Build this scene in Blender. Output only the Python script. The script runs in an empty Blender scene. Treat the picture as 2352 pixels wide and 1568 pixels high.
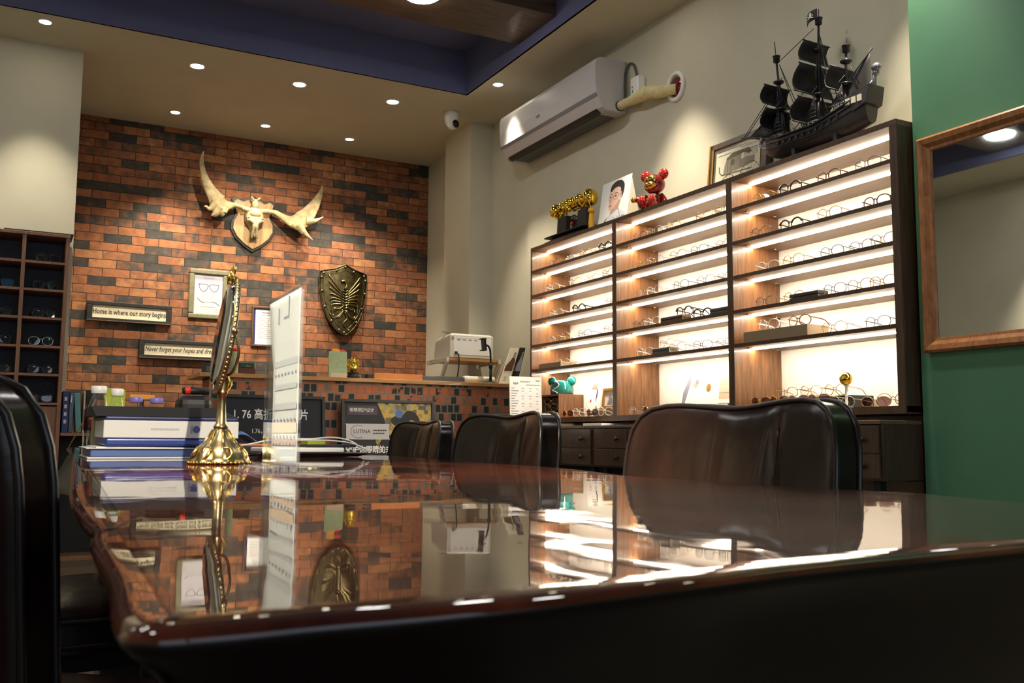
import bpy, bmesh, math, random
from mathutils import Vector, Matrix
random.seed(7)
PI = math.pi
S = bpy.context.scene
COL = S.collection

# ------------------------------------------------------------------ camera
YAW, PIT, ROL = math.radians(27.98), math.radians(5.926), math.radians(0.391)
fwd = Vector((math.sin(YAW)*math.cos(PIT), math.cos(YAW)*math.cos(PIT), math.sin(PIT)))
rgt = Vector((math.cos(YAW), -math.sin(YAW), 0)); upv = rgt.cross(fwd)
r2 = rgt*math.cos(ROL) + upv*math.sin(ROL); u2 = upv*math.cos(ROL) - rgt*math.sin(ROL)
cam = bpy.data.cameras.new('camera'); cam.sensor_width = 36; cam.lens = 2184.7*36/2352
cam.clip_start = 0.02; cam.clip_end = 60
cam.dof.use_dof = True; cam.dof.focus_distance = 5.0; cam.dof.aperture_fstop = 18
co = bpy.data.objects.new('camera', cam); COL.objects.link(co)
co.matrix_world = Matrix(((r2.x, u2.x, -fwd.x, 0), (r2.y, u2.y, -fwd.y, 0), (r2.z, u2.z, -fwd.z, 0.80), (0, 0, 0, 1)))
S.camera = co

# ------------------------------------------------------------------ world, exposure
w = bpy.data.worlds.new('world'); S.world = w; w.use_nodes = True
w.node_tree.nodes['Background'].inputs[0].default_value = (0.75, 0.85, 1, 1)
w.node_tree.nodes['Background'].inputs[1].default_value = 0.03
S.view_settings.view_transform = 'Standard'; S.view_settings.look = 'None'
S.view_settings.gamma = 1; S.view_settings.use_curve_mapping = False
S.view_settings.exposure = 1.75
try:
    S.cycles.use_denoising = True
    S.cycles.max_bounces = 8; S.cycles.sample_clamp_indirect = 6
except Exception:
    pass
WARM = (1.0, 0.88, 0.68)
SPOT_W = 62; LED = 30.0; DOME = 24.0; WINDOW = .45

# ------------------------------------------------------------------ materials
def srgb(r, g, b):
    f = lambda c: (c/255/12.92) if c/255 <= .04045 else ((c/255+.055)/1.055)**2.4
    return (f(r), f(g), f(b), 1)
def rgb(c): return tuple(c) + (1,) if len(c) == 3 else c
def base_mat(name):
    m = bpy.data.materials.new(name); m.use_nodes = True
    return m, m.node_tree, m.node_tree.nodes['Principled BSDF']
def mat(name, col, rough=.5, metal=0, coat=0, spec=.5, emit=0, trans=0, var=0, vscale=20, bump=0, bscale=60, ior=1.5, stretch=None):
    m, t, p = base_mat(name); col = rgb(col)
    I = p.inputs
    I['Base Color'].default_value = col; I['Roughness'].default_value = rough; I['Metallic'].default_value = metal
    I['Coat Weight'].default_value = coat; I['Coat Roughness'].default_value = .04
    I['Specular IOR Level'].default_value = spec; I['Transmission Weight'].default_value = trans; I['IOR'].default_value = ior
    if emit:
        I['Emission Color'].default_value = col; I['Emission Strength'].default_value = emit
    if var or bump:
        tc = t.nodes.new('ShaderNodeTexCoord'); mp = t.nodes.new('ShaderNodeMapping')
        t.links.new(tc.outputs['Object'], mp.inputs[0])
        if stretch: mp.inputs['Scale'].default_value = stretch
        if var:
            n = t.nodes.new('ShaderNodeTexNoise'); n.inputs['Scale'].default_value = vscale; n.inputs['Detail'].default_value = 5
            t.links.new(mp.outputs[0], n.inputs[0])
            r = t.nodes.new('ShaderNodeValToRGB')
            r.color_ramp.elements[0].position = .3; r.color_ramp.elements[1].position = .7
            r.color_ramp.elements[0].color = tuple(c*(1-var) for c in col[:3]) + (1,)
            r.color_ramp.elements[1].color = tuple(min(1, c*(1+var)) for c in col[:3]) + (1,)
            t.links.new(n.outputs['Fac'], r.inputs[0]); t.links.new(r.outputs[0], I['Base Color'])
        if bump:
            n = t.nodes.new('ShaderNodeTexNoise'); n.inputs['Scale'].default_value = bscale; n.inputs['Detail'].default_value = 6
            b = t.nodes.new('ShaderNodeBump'); b.inputs['Strength'].default_value = bump; b.inputs['Distance'].default_value = .01
            t.links.new(mp.outputs[0], n.inputs[0]); t.links.new(n.outputs['Fac'], b.inputs['Height']); t.links.new(b.outputs[0], I['Normal'])
    return m
def clear(name, tint, rough=.03, refl=1.0, ior=1.45):   # thin clear sheet: passes light, reflects by Fresnel
    m = bpy.data.materials.new(name); m.use_nodes = True; t = m.node_tree; t.nodes.clear()
    o = t.nodes.new('ShaderNodeOutputMaterial'); mx = t.nodes.new('ShaderNodeMixShader'); tr = t.nodes.new('ShaderNodeBsdfTransparent'); gl = t.nodes.new('ShaderNodeBsdfGlossy'); fr = t.nodes.new('ShaderNodeLayerWeight'); pw = t.nodes.new('ShaderNodeMath'); pw.operation = 'POWER'; pw.inputs[1].default_value = 4; ma = t.nodes.new('ShaderNodeMath'); ma.operation = 'MULTIPLY_ADD'; ma.inputs[1].default_value = .7; ma.inputs[2].default_value = .035
    tr.inputs[0].default_value = rgb(tint); gl.inputs['Roughness'].default_value = rough; gl.inputs[0].default_value = (refl, refl, refl, 1); fr.inputs[0].default_value = .5
    t.links.new(fr.outputs['Facing'], pw.inputs[0]); t.links.new(pw.outputs[0], ma.inputs[0])
    L = t.links.new; L(ma.outputs[0], mx.inputs[0]); L(tr.outputs[0], mx.inputs[1]); L(gl.outputs[0], mx.inputs[2]); L(mx.outputs[0], o.inputs[0])
    return m
def thin_paper(name, col, trans=.45):
    m = bpy.data.materials.new(name); m.use_nodes = True; t = m.node_tree; t.nodes.clear()
    o = t.nodes.new('ShaderNodeOutputMaterial'); mx = t.nodes.new('ShaderNodeMixShader'); d = t.nodes.new('ShaderNodeBsdfDiffuse'); tl = t.nodes.new('ShaderNodeBsdfTranslucent')
    d.inputs[0].default_value = rgb(col); tl.inputs[0].default_value = rgb(col); mx.inputs[0].default_value = trans
    L = t.links.new; L(d.outputs[0], mx.inputs[1]); L(tl.outputs[0], mx.inputs[2]); L(mx.outputs[0], o.inputs[0])
    return m
def wood(name, c1, c2, rough=.4, coat=0, scale=6, stretch=(12, 12, 1), coat_rough=.04):
    m, t, p = base_mat(name)
    tc = t.nodes.new('ShaderNodeTexCoord'); mp = t.nodes.new('ShaderNodeMapping'); mp.inputs['Scale'].default_value = stretch
    n = t.nodes.new('ShaderNodeTexNoise'); n.inputs['Scale'].default_value = scale; n.inputs['Detail'].default_value = 8; n.inputs['Distortion'].default_value = .6
    r = t.nodes.new('ShaderNodeValToRGB'); r.color_ramp.elements[0].position = .32; r.color_ramp.elements[1].position = .68
    r.color_ramp.elements[0].color = rgb(c1); r.color_ramp.elements[1].color = rgb(c2)
    t.links.new(tc.outputs['Object'], mp.inputs[0]); t.links.new(mp.outputs[0], n.inputs[0]); t.links.new(n.outputs['Fac'], r.inputs[0])
    t.links.new(r.outputs[0], p.inputs['Base Color'])
    p.inputs['Roughness'].default_value = rough; p.inputs['Coat Weight'].default_value = coat; p.inputs['Coat Roughness'].default_value = coat_rough
    return m
def brick(name, bw, rh, mortar, stops, mortar_col, rough=.8, bump=.5, axis='xz', smooth=.1, offset=.5, freq=2):
    m, t, p = base_mat(name); L = t.links.new
    tc = t.nodes.new('ShaderNodeTexCoord'); sp = t.nodes.new('ShaderNodeSeparateXYZ'); cb = t.nodes.new('ShaderNodeCombineXYZ')
    L(tc.outputs['Object'], sp.inputs[0]); L(sp.outputs[0 if axis == 'xz' else 1], cb.inputs[0]); L(sp.outputs[2], cb.inputs[1])
    nw = t.nodes.new('ShaderNodeTexNoise'); nw.inputs['Scale'].default_value = 9; nw.inputs['Detail'].default_value = 3
    L(cb.outputs[0], nw.inputs[0])
    mv = t.nodes.new('ShaderNodeMixRGB'); mv.blend_type = 'LINEAR_LIGHT'; mv.inputs[0].default_value = .006
    L(cb.outputs[0], mv.inputs[1]); L(nw.outputs['Color'], mv.inputs[2])
    b = t.nodes.new('ShaderNodeTexBrick'); b.offset = offset; b.offset_frequency = freq
    b.inputs['Color1'].default_value = (0, 0, 0, 1); b.inputs['Color2'].default_value = (1, 1, 1, 1); b.inputs['Mortar'].default_value = (.5, .5, .5, 1)
    b.inputs['Scale'].default_value = 1; b.inputs['Mortar Size'].default_value = mortar; b.inputs['Mortar Smooth'].default_value = smooth
    b.inputs['Brick Width'].default_value = bw; b.inputs['Row Height'].default_value = rh; b.inputs['Bias'].default_value = 0
    L(mv.outputs[0], b.inputs['Vector'])
    n = t.nodes.new('ShaderNodeTexNoise'); n.inputs['Scale'].default_value = 14; n.inputs['Detail'].default_value = 6
    L(tc.outputs['Object'], n.inputs[0])
    ad = t.nodes.new('ShaderNodeMath'); ad.operation = 'MULTIPLY_ADD'; ad.inputs[1].default_value = .9; ad.inputs[2].default_value = -.45
    L(n.outputs['Fac'], ad.inputs[0])
    a2 = t.nodes.new('ShaderNodeMath'); a2.operation = 'ADD'; a2.use_clamp = True
    L(b.outputs['Color'], a2.inputs[0]); L(ad.outputs[0], a2.inputs[1])
    r = t.nodes.new('ShaderNodeValToRGB'); e = r.color_ramp.elements
    while len(e) > 1: e.remove(e[0])
    e[0].position = stops[0][0]; e[0].color = rgb(stops[0][1])
    for pos, c in stops[1:]:
        x = e.new(pos); x.color = rgb(c)
    L(a2.outputs[0], r.inputs[0])
    mx = t.nodes.new('ShaderNodeMixRGB'); mx.inputs[2].default_value = rgb(mortar_col)
    L(b.outputs['Fac'], mx.inputs[0]); L(r.outputs[0], mx.inputs[1]); L(mx.outputs[0], p.inputs['Base Color'])
    p.inputs['Roughness'].default_value = rough
    n2 = t.nodes.new('ShaderNodeTexNoise'); n2.inputs['Scale'].default_value = 45; n2.inputs['Detail'].default_value = 8
    L(tc.outputs['Object'], n2.inputs[0])
    h = t.nodes.new('ShaderNodeMath'); h.operation = 'MULTIPLY_ADD'; h.inputs[1].default_value = .45
    L(n2.outputs['Fac'], h.inputs[0])
    inv = t.nodes.new('ShaderNodeMath'); inv.operation = 'SUBTRACT'; inv.inputs[0].default_value = 1
    L(b.outputs['Fac'], inv.inputs[1]); L(inv.outputs[0], h.inputs[2])
    bp = t.nodes.new('ShaderNodeBump'); bp.inputs['Strength'].default_value = bump; bp.inputs['Distance'].default_value = .012
    L(h.outputs[0], bp.inputs['Height']); L(bp.outputs[0], p.inputs['Normal'])
    return m

M = {}
M['cream'] = mat('cream_paint', (.54, .51, .40), .75, var=.04, vscale=3)
M['green'] = mat('green_paint', (.095, .26, .145), .45, spec=.4, var=.05, vscale=3)
M['blue'] = mat('blue_paint', (.125, .135, .265), .7, var=.05, vscale=3)
M['brick'] = brick('brick_wall', .222, .0745, .0030,
    [(0, (.030, .028, .024)), (.22, (.058, .046, .036)), (.34, (.15, .062, .030)), (.48, (.23, .082, .033)), (.62, (.31, .115, .042)), (.8, (.20, .078, .040)), (1, (.36, .155, .06))],
    (.02, .014, .01), .85, .6)
M['counter_brick'] = brick('counter_brick', .050, .0625, .0055,
    [(0, (.025, .022, .02)), (.36, (.03, .026, .022)), (.40, (.40, .10, .035)), (.7, (.50, .14, .05)), (.9, (.42, .12, .05)), (1, (.17, .13, .10))],
    (.20, .17, .13), .8, .5, freq=2)
M['floor'] = brick('floor_tile', .6, .3, .006, [(0, (.13, .09, .04)), (.5, (.20, .14, .06)), (1, (.29, .20, .09))], (.05, .035, .02), .45, .1)
M['walnut'] = wood('walnut', (.045, .024, .014), (.095, .052, .03), .35, .25)
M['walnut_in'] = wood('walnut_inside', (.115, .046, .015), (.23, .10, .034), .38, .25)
M['walnut_sh'] = wood('walnut_shelf', (.13, .078, .045), (.20, .125, .075), .42, 0, stretch=(1, 12, 12))
M['panel_white'] = mat('white_laminate', (.82, .80, .74), .55)
M['beam'] = wood('beam_wood', (.035, .021, .014), (.12, .07, .042), .5, .1, 5, (1, 14, 14))
M['shelf_wood'] = wood('red_brown_board', (.17, .075, .04), (.26, .125, .068), .5, 0, 7)
M['oak'] = wood('oak_board', (.33, .16, .045), (.48, .25, .08), .5, .1, 6, (1, 14, 14))
M['grey_felt'] = mat('grey_back_panel', (.10, .108, .128), .8, var=.15, vscale=60)
M['table'] = wood('lacquered_slab', (.035, .005, .0015), (.16, .030, .005), .6, 1.0, 2.6, (5, 1.3, 5), .02)
M['table'].node_tree.nodes['Principled BSDF'].inputs['Specular IOR Level'].default_value = .05
def wavy(m, sc, st):
    t = m.node_tree; p = t.nodes['Principled BSDF']; tc = t.nodes.new('ShaderNodeTexCoord'); n = t.nodes.new('ShaderNodeTexNoise'); n.inputs['Scale'].default_value = sc; n.inputs['Detail'].default_value = 2
    b = t.nodes.new('ShaderNodeBump'); b.inputs['Strength'].default_value = st; b.inputs['Distance'].default_value = .01
    t.links.new(tc.outputs['Object'], n.inputs[0]); t.links.new(n.outputs['Fac'], b.inputs['Height']); t.links.new(b.outputs[0], p.inputs['Coat Normal'])
wavy(M['table'], 7, .05)
def streaks(m):
    t = m.node_tree; p = t.nodes['Principled BSDF']; tc = t.nodes.new('ShaderNodeTexCoord'); mp = t.nodes.new('ShaderNodeMapping'); mp.inputs['Scale'].default_value = (14, 3, 1)
    n = t.nodes.new('ShaderNodeTexNoise'); n.inputs['Scale'].default_value = 6; n.inputs['Detail'].default_value = 6
    r = t.nodes.new('ShaderNodeMapRange'); r.inputs[1].default_value = .42; r.inputs[2].default_value = .75; r.inputs[3].default_value = .012; r.inputs[4].default_value = .055
    L = t.links.new; L(tc.outputs['Object'], mp.inputs[0]); L(mp.outputs[0], n.inputs[0]); L(n.outputs['Fac'], r.inputs[0]); L(r.outputs[0], p.inputs['Coat Roughness'])
streaks(M['table'])
M['slab_side_shade'] = wood('slab_side_shade', (.004, .0022, .002), (.010, .005, .004), .3, .3, 3, (5, 5, 5), .15)  # near-black: the shade below the slab lip is put into the colour
M['leather'] = mat('dark_leather', (.018, .0075, .005), .22, spec=.36, var=.4, vscale=14, bump=.30, bscale=7)
M['piping'] = mat('leather_piping', (.018, .011, .01), .3)
M['black'] = mat('black_plastic', (.007, .007, .008), .5)
M['blackgloss'] = mat('black_gloss', (.008, .008, .009), .12)
M['dark'] = mat('dark_paint', (.012, .011, .011), .6)
M['white'] = mat('white_plastic', (.78, .77, .75), .35)
M['ac_white'] = mat('cool_white_plastic', (.50, .475, .475), .35)
M['offwhite'] = mat('off_white_plastic', (.58, .56, .48), .45)
M['paper'] = mat('paper_white', (.80, .79, .77), .7)
M['paper_cream'] = mat('paper_cream', (.78, .70, .50), .7, var=.05, vscale=30)
M['paper_dim'] = mat('paper_lavender', (.46, .44, .48), .7)
M['ink'] = mat('ink_dark', (.02, .018, .018), .7)
M['ink_grey'] = mat('ink_grey', (.25, .24, .25), .7)
M['ink_light'] = mat('ink_light', (.48, .47, .48), .7)
M['chrome'] = mat('chrome', (.75, .75, .76), .15, 1)
M['gold'] = mat('gold_metal', (.75, .50, .12), .2, 1)
M['goldleaf'] = mat('gold_shiny', (.95, .65, .08), .12, 1)
M['brass'] = mat('aged_brass', (.30, .235, .125), .32, 1, var=.35, vscale=40)
M['bronze'] = mat('aged_bronze', (.095, .076, .038), .42, 1, var=.5, vscale=18, bump=.12, bscale=50)
M['relief'] = mat('bronze_relief', (.21, .165, .075), .35, 1, var=.3, vscale=30)
M['bone'] = mat('bone', (.44, .36, .20), .6, var=.25, vscale=20, bump=.25, bscale=60)
M['antler'] = mat('antler', (.42, .33, .17), .6, var=.35, vscale=18, bump=.35, bscale=50)
M['plaque'] = wood('plaque_wood', (.36, .19, .07), (.56, .34, .14), .45, .1, 4)
M['socket'] = mat('skull_shade', (.30, .20, .10), .7)
M['frame_wood'] = wood('mirror_frame_wood', (.24, .085, .025), (.42, .17, .05), .35, .3, 8, (6, 6, 2))
M['frame_black'] = wood('dark_frame_wood', (.006, .005, .005), (.014, .010, .008), .5, 0)
M['frame_sage'] = mat('sage_frame', (.15, .14, .080), .55, var=.15, vscale=30)
M['frame_brown'] = wood('brown_frame', (.05, .024, .012), (.11, .055, .025), .4, .2)
M['gilt'] = mat('gilt_strip', (.48, .27, .06), .4, .6)
M['mirror'] = mat('mirror_glass', (.80, .83, .82), .02, 1)
M['glass'] = mat('clear_glass', (1, 1, 1), .02, trans=1, ior=1.45)
M['acrylic'] = clear('clear_acrylic', (.93, .96, .97))
M['sheet'] = thin_paper('thin_white_paper', (.90, .88, .86), .5)
M['lens'] = clear('clear_lens', (.975, .985, 1), .01, .8, 1.3)
M['lens_dark'] = mat('dark_lens', (.01, .011, .02), .04, spec=.9)
M['lens_tint'] = clear('tinted_lens', (.50, .33, .36), .02, .9, 1.5)
M['lens_blue'] = mat('blue_mirror_lens', (.03, .14, .30), .05, .6)
M['clip_silver'] = mat('silver_wire', (.62, .60, .57), .25, 1)
M['clip_gold'] = mat('gold_wire', (.62, .44, .18), .25, 1)
M['clip_black'] = mat('black_wire', (.012, .010, .010), .3)
M['clip_brown'] = mat('tortoise', (.11, .035, .014), .25)
M['clip_clear'] = mat('pale_acetate', (.72, .66, .60), .2)
M['clip_gun'] = mat('gunmetal', (.10, .095, .10), .3, .8)
M['cord'] = mat('grey_cord', (.07, .075, .075), .5)
M['foam'] = mat('pipe_wrap', (.62, .53, .27), .7, var=.15, vscale=30, bump=.3, bscale=30)
M['ship'] = mat('ship_black', (.020, .019, .024), .38, spec=.5, var=.4, vscale=40)
M['sail'] = mat('sail_black', (.030, .027, .026), .7, var=.2, vscale=30)
M['ship_hi'] = mat('ship_silver_trim', (.28, .28, .32), .35, .7)
M['red'] = mat('glossy_red', (.45, .02, .015), .12, .2, coat=.8)
M['darkred'] = mat('deep_red', (.20, .012, .012), .15, .4, coat=.8)
M['yellow'] = mat('yellow_cord', (.80, .42, .02), .6)
M['teal'] = mat('teal_gloss', (.008, .16, .145), .12, coat=.6)
M['tealbook'] = mat('teal_cover', (.10, .25, .26), .5)
M['navy'] = mat('navy_cover', (.018, .025, .11), .4)
M['bluebox'] = mat('blue_box', (.028, .055, .30), .3)
M['bluelight'] = mat('pale_blue_box', (.10, .17, .42), .4)
M['cloth'] = mat('blue_cloth', (.08, .16, .36), .85)
M['purple'] = mat('purple_cap', (.22, .17, .55), .4)
M['lime'] = mat('lime_print', (.42, .50, .02), .5)
M['orange'] = mat('orange_paint', (.62, .19, .03), .5, var=.08, vscale=20)
M['orangey'] = mat('amber_plastic', (.85, .36, .01), .4)
M['redled'] = mat('red_plastic', (.75, .03, .015), .4)
M['sage'] = mat('sage_card', (.36, .44, .24), .7, var=.12, vscale=60)
M['pink'] = mat('pale_pink', (.62, .45, .32), .7)
M['kraft'] = mat('kraft_card', (.58, .46, .25), .7)
M['brownink'] = mat('brown_ink', (.10, .03, .012), .7)
M['poster_dark'] = mat('poster_slate', (.020, .022, .030), .6, spec=.2)
M['poster_dark2'] = mat('poster_charcoal', (.032, .033, .035), .6, spec=.2)
M['plum'] = mat('plum_panel', (.035, .02, .035), .5)
M['skin'] = mat('printed_skin', (.72, .47, .36), .7)
M['skin2'] = mat('printed_skin_shade', (.52, .30, .22), .7)
M['hair'] = mat('printed_hair', (.015, .013, .014), .7)
M['lips'] = mat('printed_lips', (.50, .16, .15), .7)
M['shirt'] = mat('printed_shirt', (.62, .63, .68), .7)
M['slate'] = mat('printed_grey', (.22, .22, .27), .7)
M['sepia'] = mat('sepia_ink', (.10, .09, .065), .7)
M['sepia_mid'] = mat('sepia_wash', (.24, .21, .155), .7)
M['print_paper'] = mat('aged_print_paper', (.66, .62, .48), .7)
M['taupe'] = mat('taupe_box', (.30, .22, .13), .6)
M['ledm'] = mat('led_strip', (1.0, .87, .68), .5, emit=LED)
M['spotm'] = mat('lamp_lens', (1.0, .92, .72), .5, emit=22)
M['domem'] = mat('dome_diffuser', (1.0, .97, .92), .5, emit=DOME)
M['winm'] = mat('daylight_pane', (.70, .82, 1.0), .5, emit=WINDOW)
M['foliage'] = brick('autumn_print', .03, .03, .0, [(0, (.06, .055, .035)), (.3, (.20, .15, .03)), (.5, (.50, .32, .03)), (.8, (.42, .30, .06)), (1, (.16, .22, .26))], (.2, .15, .05), .5, 0)

# ------------------------------------------------------------------ mesh helpers
class MB:
    def __init__(s): s.v = []; s.f = []; s.mi = []; s.m = 0; s.sm = []; s.smooth = False
    def face(s, idx): s.f.append(idx); s.mi.append(s.m); s.sm.append(s.smooth)
    def add(s, vs, fs):
        b = len(s.v); s.v += [tuple(v) for v in vs]
        for f in fs: s.face([b+i for i in f])
        return s
    def box(s, x0, x1, y0, y1, z0, z1):
        return s.add([(x0,y0,z0),(x1,y0,z0),(x1,y1,z0),(x0,y1,z0),(x0,y0,z1),(x1,y0,z1),(x1,y1,z1),(x0,y1,z1)],
                     [(0,3,2,1),(4,5,6,7),(0,1,5,4),(1,2,6,5),(2,3,7,6),(3,0,4,7)])
    def hexa(s, p):   # eight corners, bottom ring then top ring
        return s.add(p, [(0,3,2,1),(4,5,6,7),(0,1,5,4),(1,2,6,5),(2,3,7,6),(3,0,4,7)])
    def bar(s, a, b, w, h=None, up=(0,0,1)):
        h = h or w; a = Vector(a); b = Vector(b); d = (b-a).normalized(); u = Vector(up)
        if abs(d.dot(u)) > .98: u = Vector((0,1,0))
        x = d.cross(u).normalized()*w/2; y = x.cross(d).normalized()*h/2
        return s.hexa([a-x-y, a+x-y, a+x+y, a-x+y, b-x-y, b+x-y, b+x+y, b-x+y])
    def prism(s, pts, y0, y1):   # outline in x,z ; extruded in y
        n = len(pts); v = [(x, y0, z) for x, z in pts] + [(x, y1, z) for x, z in pts]
        return s.add(v, [list(range(n)), list(range(2*n-1, n-1, -1))] + [(i, i+n, (i+1) % n+n, (i+1) % n) for i in range(n)])
    def prismz(s, pts, z0, z1):
        n = len(pts); v = [(x, y, z0) for x, y in pts] + [(x, y, z1) for x, y in pts]
        return s.add(v, [list(range(n-1, -1, -1)), list(range(n, 2*n))] + [(i, (i+1) % n, (i+1) % n+n, i+n) for i in range(n)])
    def poly(s, pts, y):   # flat figure facing -y
        return s.add([(x, y, z) for x, z in pts], [list(range(len(pts)))])
    def rect(s, x0, x1, z0, z1, y): return s.poly([(x0,z0),(x1,z0),(x1,z1),(x0,z1)], y)
    def ell(s, cx, cz, rx, rz, y, n=20, a0=0, a1=2*PI):
        return s.poly([(cx+rx*math.cos(a0+(a1-a0)*i/n), cz+rz*math.sin(a0+(a1-a0)*i/n)) for i in range(n if a1-a0 > 6.2 else n+1)], y)
    def line(s, pts, wd, y):   # flat stroke in the x,z plane facing -y
        for (x0, z0), (x1, z1) in zip(pts, pts[1:]):
            d = math.hypot(x1-x0, z1-z0) or 1e-6; nx, nz = -(z1-z0)/d*wd/2, (x1-x0)/d*wd/2
            s.add([(x0-nx, y, z0-nz), (x1-nx, y, z1-nz), (x1+nx, y, z1+nz), (x0+nx, y, z0+nz)], [(0,1,2,3)])
        return s
    def tube(s, pts, r, seg=8, closed=False):
        pts = [Vector(p) for p in pts]; n = len(pts); rs = r if isinstance(r, (list, tuple)) else [r]*n
        b = len(s.v); prev = None; sm = s.smooth; s.smooth = True
        for i, p in enumerate(pts):
            if closed: d = pts[(i+1) % n]-pts[i-1]
            else: d = pts[min(i+1, n-1)]-pts[max(i-1, 0)]
            d = d.normalized() if d.length > 1e-9 else Vector((0,0,1))
            if prev is None:
                u = Vector((0,0,1)) if abs(d.z) < .9 else Vector((1,0,0)); x = d.cross(u).normalized()
            else: x = (prev - d*prev.dot(d)).normalized()
            prev = x; y = d.cross(x)
            for k in range(seg):
                a = 2*PI*k/seg; s.v.append(tuple(p + (x*math.cos(a)+y*math.sin(a))*rs[i]))
        for i in range(n if closed else n-1):
            for k in range(seg):
                j = (i+1) % n; s.face([b+i*seg+k, b+i*seg+(k+1) % seg, b+j*seg+(k+1) % seg, b+j*seg+k])
        if not closed:
            s.face([b+k for k in range(seg-1, -1, -1)]); s.face([b+(n-1)*seg+k for k in range(seg)])
        s.smooth = sm; return s
    def lathe(s, prof, seg=24, c=(0,0,0), axis='z', flute=0, nfl=8):
        b = len(s.v); sm = s.smooth; s.smooth = True
        for r, h in prof:
            for k in range(seg):
                a = 2*PI*k/seg; rr = r*(1+flute*math.cos(nfl*a)); x, y = rr*math.cos(a), rr*math.sin(a)
                q = (x, y, h) if axis == 'z' else ((x, h, y) if axis == 'y' else (h, x, y))
                s.v.append((c[0]+q[0], c[1]+q[1], c[2]+q[2]))
        for i in range(len(prof)-1):
            for k in range(seg):
                k2 = (k+1) % seg; s.face([b+i*seg+k, b+i*seg+k2, b+(i+1)*seg+k2, b+(i+1)*seg+k])
        s.face([b+k for k in range(seg-1, -1, -1)]); s.face([b+(len(prof)-1)*seg+k for k in range(seg)])
        s.smooth = sm; return s
    def ball(s, c, r, seg=16, rings=10):
        rx, ry, rz = r if isinstance(r, (list, tuple)) else (r, r, r); b = len(s.v); sm = s.smooth; s.smooth = True
        for i in range(rings+1):
            t = PI*i/rings; q = max(math.sin(t), 1e-3)
            for k in range(seg):
                a = 2*PI*k/seg; s.v.append((c[0]+rx*q*math.cos(a), c[1]+ry*q*math.sin(a), c[2]-rz*math.cos(t)))
        for i in range(rings):
            for k in range(seg):
                k2 = (k+1) % seg; s.face([b+i*seg+k, b+i*seg+k2, b+(i+1)*seg+k2, b+(i+1)*seg+k])
        s.smooth = sm; return s
    def grid(s, fn, nu, nv, closed_u=False):
        b = len(s.v); sm = s.smooth; s.smooth = True; nc = nu if closed_u else nu+1
        for j in range(nv+1):
            for i in range(nc): s.v.append(tuple(fn(i/nu, j/nv)))
        for j in range(nv):
            for i in range(nu):
                i2 = (i+1) % nc; s.face([b+j*nc+i, b+j*nc+i2, b+(j+1)*nc+i2, b+(j+1)*nc+i])
        s.smooth = sm; return s
    def build(s, name, mats, parent=None, loc=(0,0,0), rot=(0,0,0), bevel=0, recalc=True, shade=None):
        me = bpy.data.meshes.new(name); me.from_pydata(s.v, [], s.f)
        if not isinstance(mats, (list, tuple)): mats = [mats]
        for m in mats: me.materials.append(m)
        for p, mi, sm in zip(me.polygons, s.mi, s.sm):
            p.material_index = mi; p.use_smooth = sm if shade is None else shade
        if recalc:
            bm = bmesh.new(); bm.from_mesh(me); bmesh.ops.recalc_face_normals(bm, faces=bm.faces); bm.to_mesh(me); bm.free()
        me.update()
        o = bpy.data.objects.new(name, me); COL.objects.link(o); o.location = loc; o.rotation_euler = rot
        if parent: o.parent = parent
        if bevel:
            b = o.modifiers.new('bevel', 'BEVEL'); b.width = bevel; b.segments = 3; b.limit_method = 'ANGLE'; b.angle_limit = math.radians(40)
        return o
def tag(o, label, cat, group=None):
    o['label'] = label; o['category'] = cat
    if group: o['group'] = group
    return o
def thing(name, label, cat, loc=(0,0,0), rotz=0, group=None):
    o = bpy.data.objects.new(name, None); COL.objects.link(o); o.location = loc; o.rotation_euler = (0, 0, rotz)
    o.empty_display_size = .05
    return tag(o, label, cat, group)
def struct(o): o['kind'] = 'structure'; return o
def kids(o): return [c for c in bpy.data.objects if c.parent == o]
def dup(root, loc, rotz, label, group=None):
    r = root.copy(); COL.objects.link(r); r.location = loc; r.rotation_euler = (0, 0, rotz); r['label'] = label
    if group: r['group'] = group
    for ch in kids(root):
        c = ch.copy(); COL.objects.link(c); c.parent = r
        for g in kids(ch):
            d = g.copy(); COL.objects.link(d); d.parent = c
    return r
def text(s, size, m, parent, loc, name='lettering', rot=(PI/2, 0, 0), align='LEFT', sx=1, shear=0, bold=0):
    c = bpy.data.curves.new(name, 'FONT'); c.body = s; c.size = size; c.align_x = align; c.align_y = 'CENTER'; c.shear = shear; c.resolution_u = 2
    c.offset = bold
    t = bpy.data.objects.new(name, c); COL.objects.link(t)
    bpy.context.view_layer.update()
    me = bpy.data.meshes.new_from_object(t.evaluated_get(bpy.context.evaluated_depsgraph_get()))
    bpy.data.objects.remove(t); bpy.data.curves.remove(c)
    me.materials.clear(); me.materials.append(m)
    o = bpy.data.objects.new(name, me); COL.objects.link(o); o.location = loc; o.rotation_euler = rot; o.scale = (sx, 1, 1); o.parent = parent
    return o
def lerp(a, b, t): return a+(b-a)*t
def smooth_path(pts, n=6, closed=False):
    P = [Vector(p) for p in pts]; out = []; N = len(P)
    for i in range(N if closed else N-1):
        if closed: a, b, c, d = P[i-1], P[i], P[(i+1) % N], P[(i+2) % N]
        else: a, b, c, d = P[max(i-1, 0)], P[i], P[i+1], P[min(i+2, N-1)]
        for k in range(n):
            t = k/n; out.append(.5*((2*b)+(c-a)*t+(2*a-5*b+4*c-d)*t*t+(3*b-a-3*c+d)*t**3))
    if not closed: out.append(P[-1])
    return out
def smooth2(pts, n=6, closed=True): return [(p.x, p.y) for p in smooth_path([(x, y, 0) for x, y in pts], n, closed)]

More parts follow.
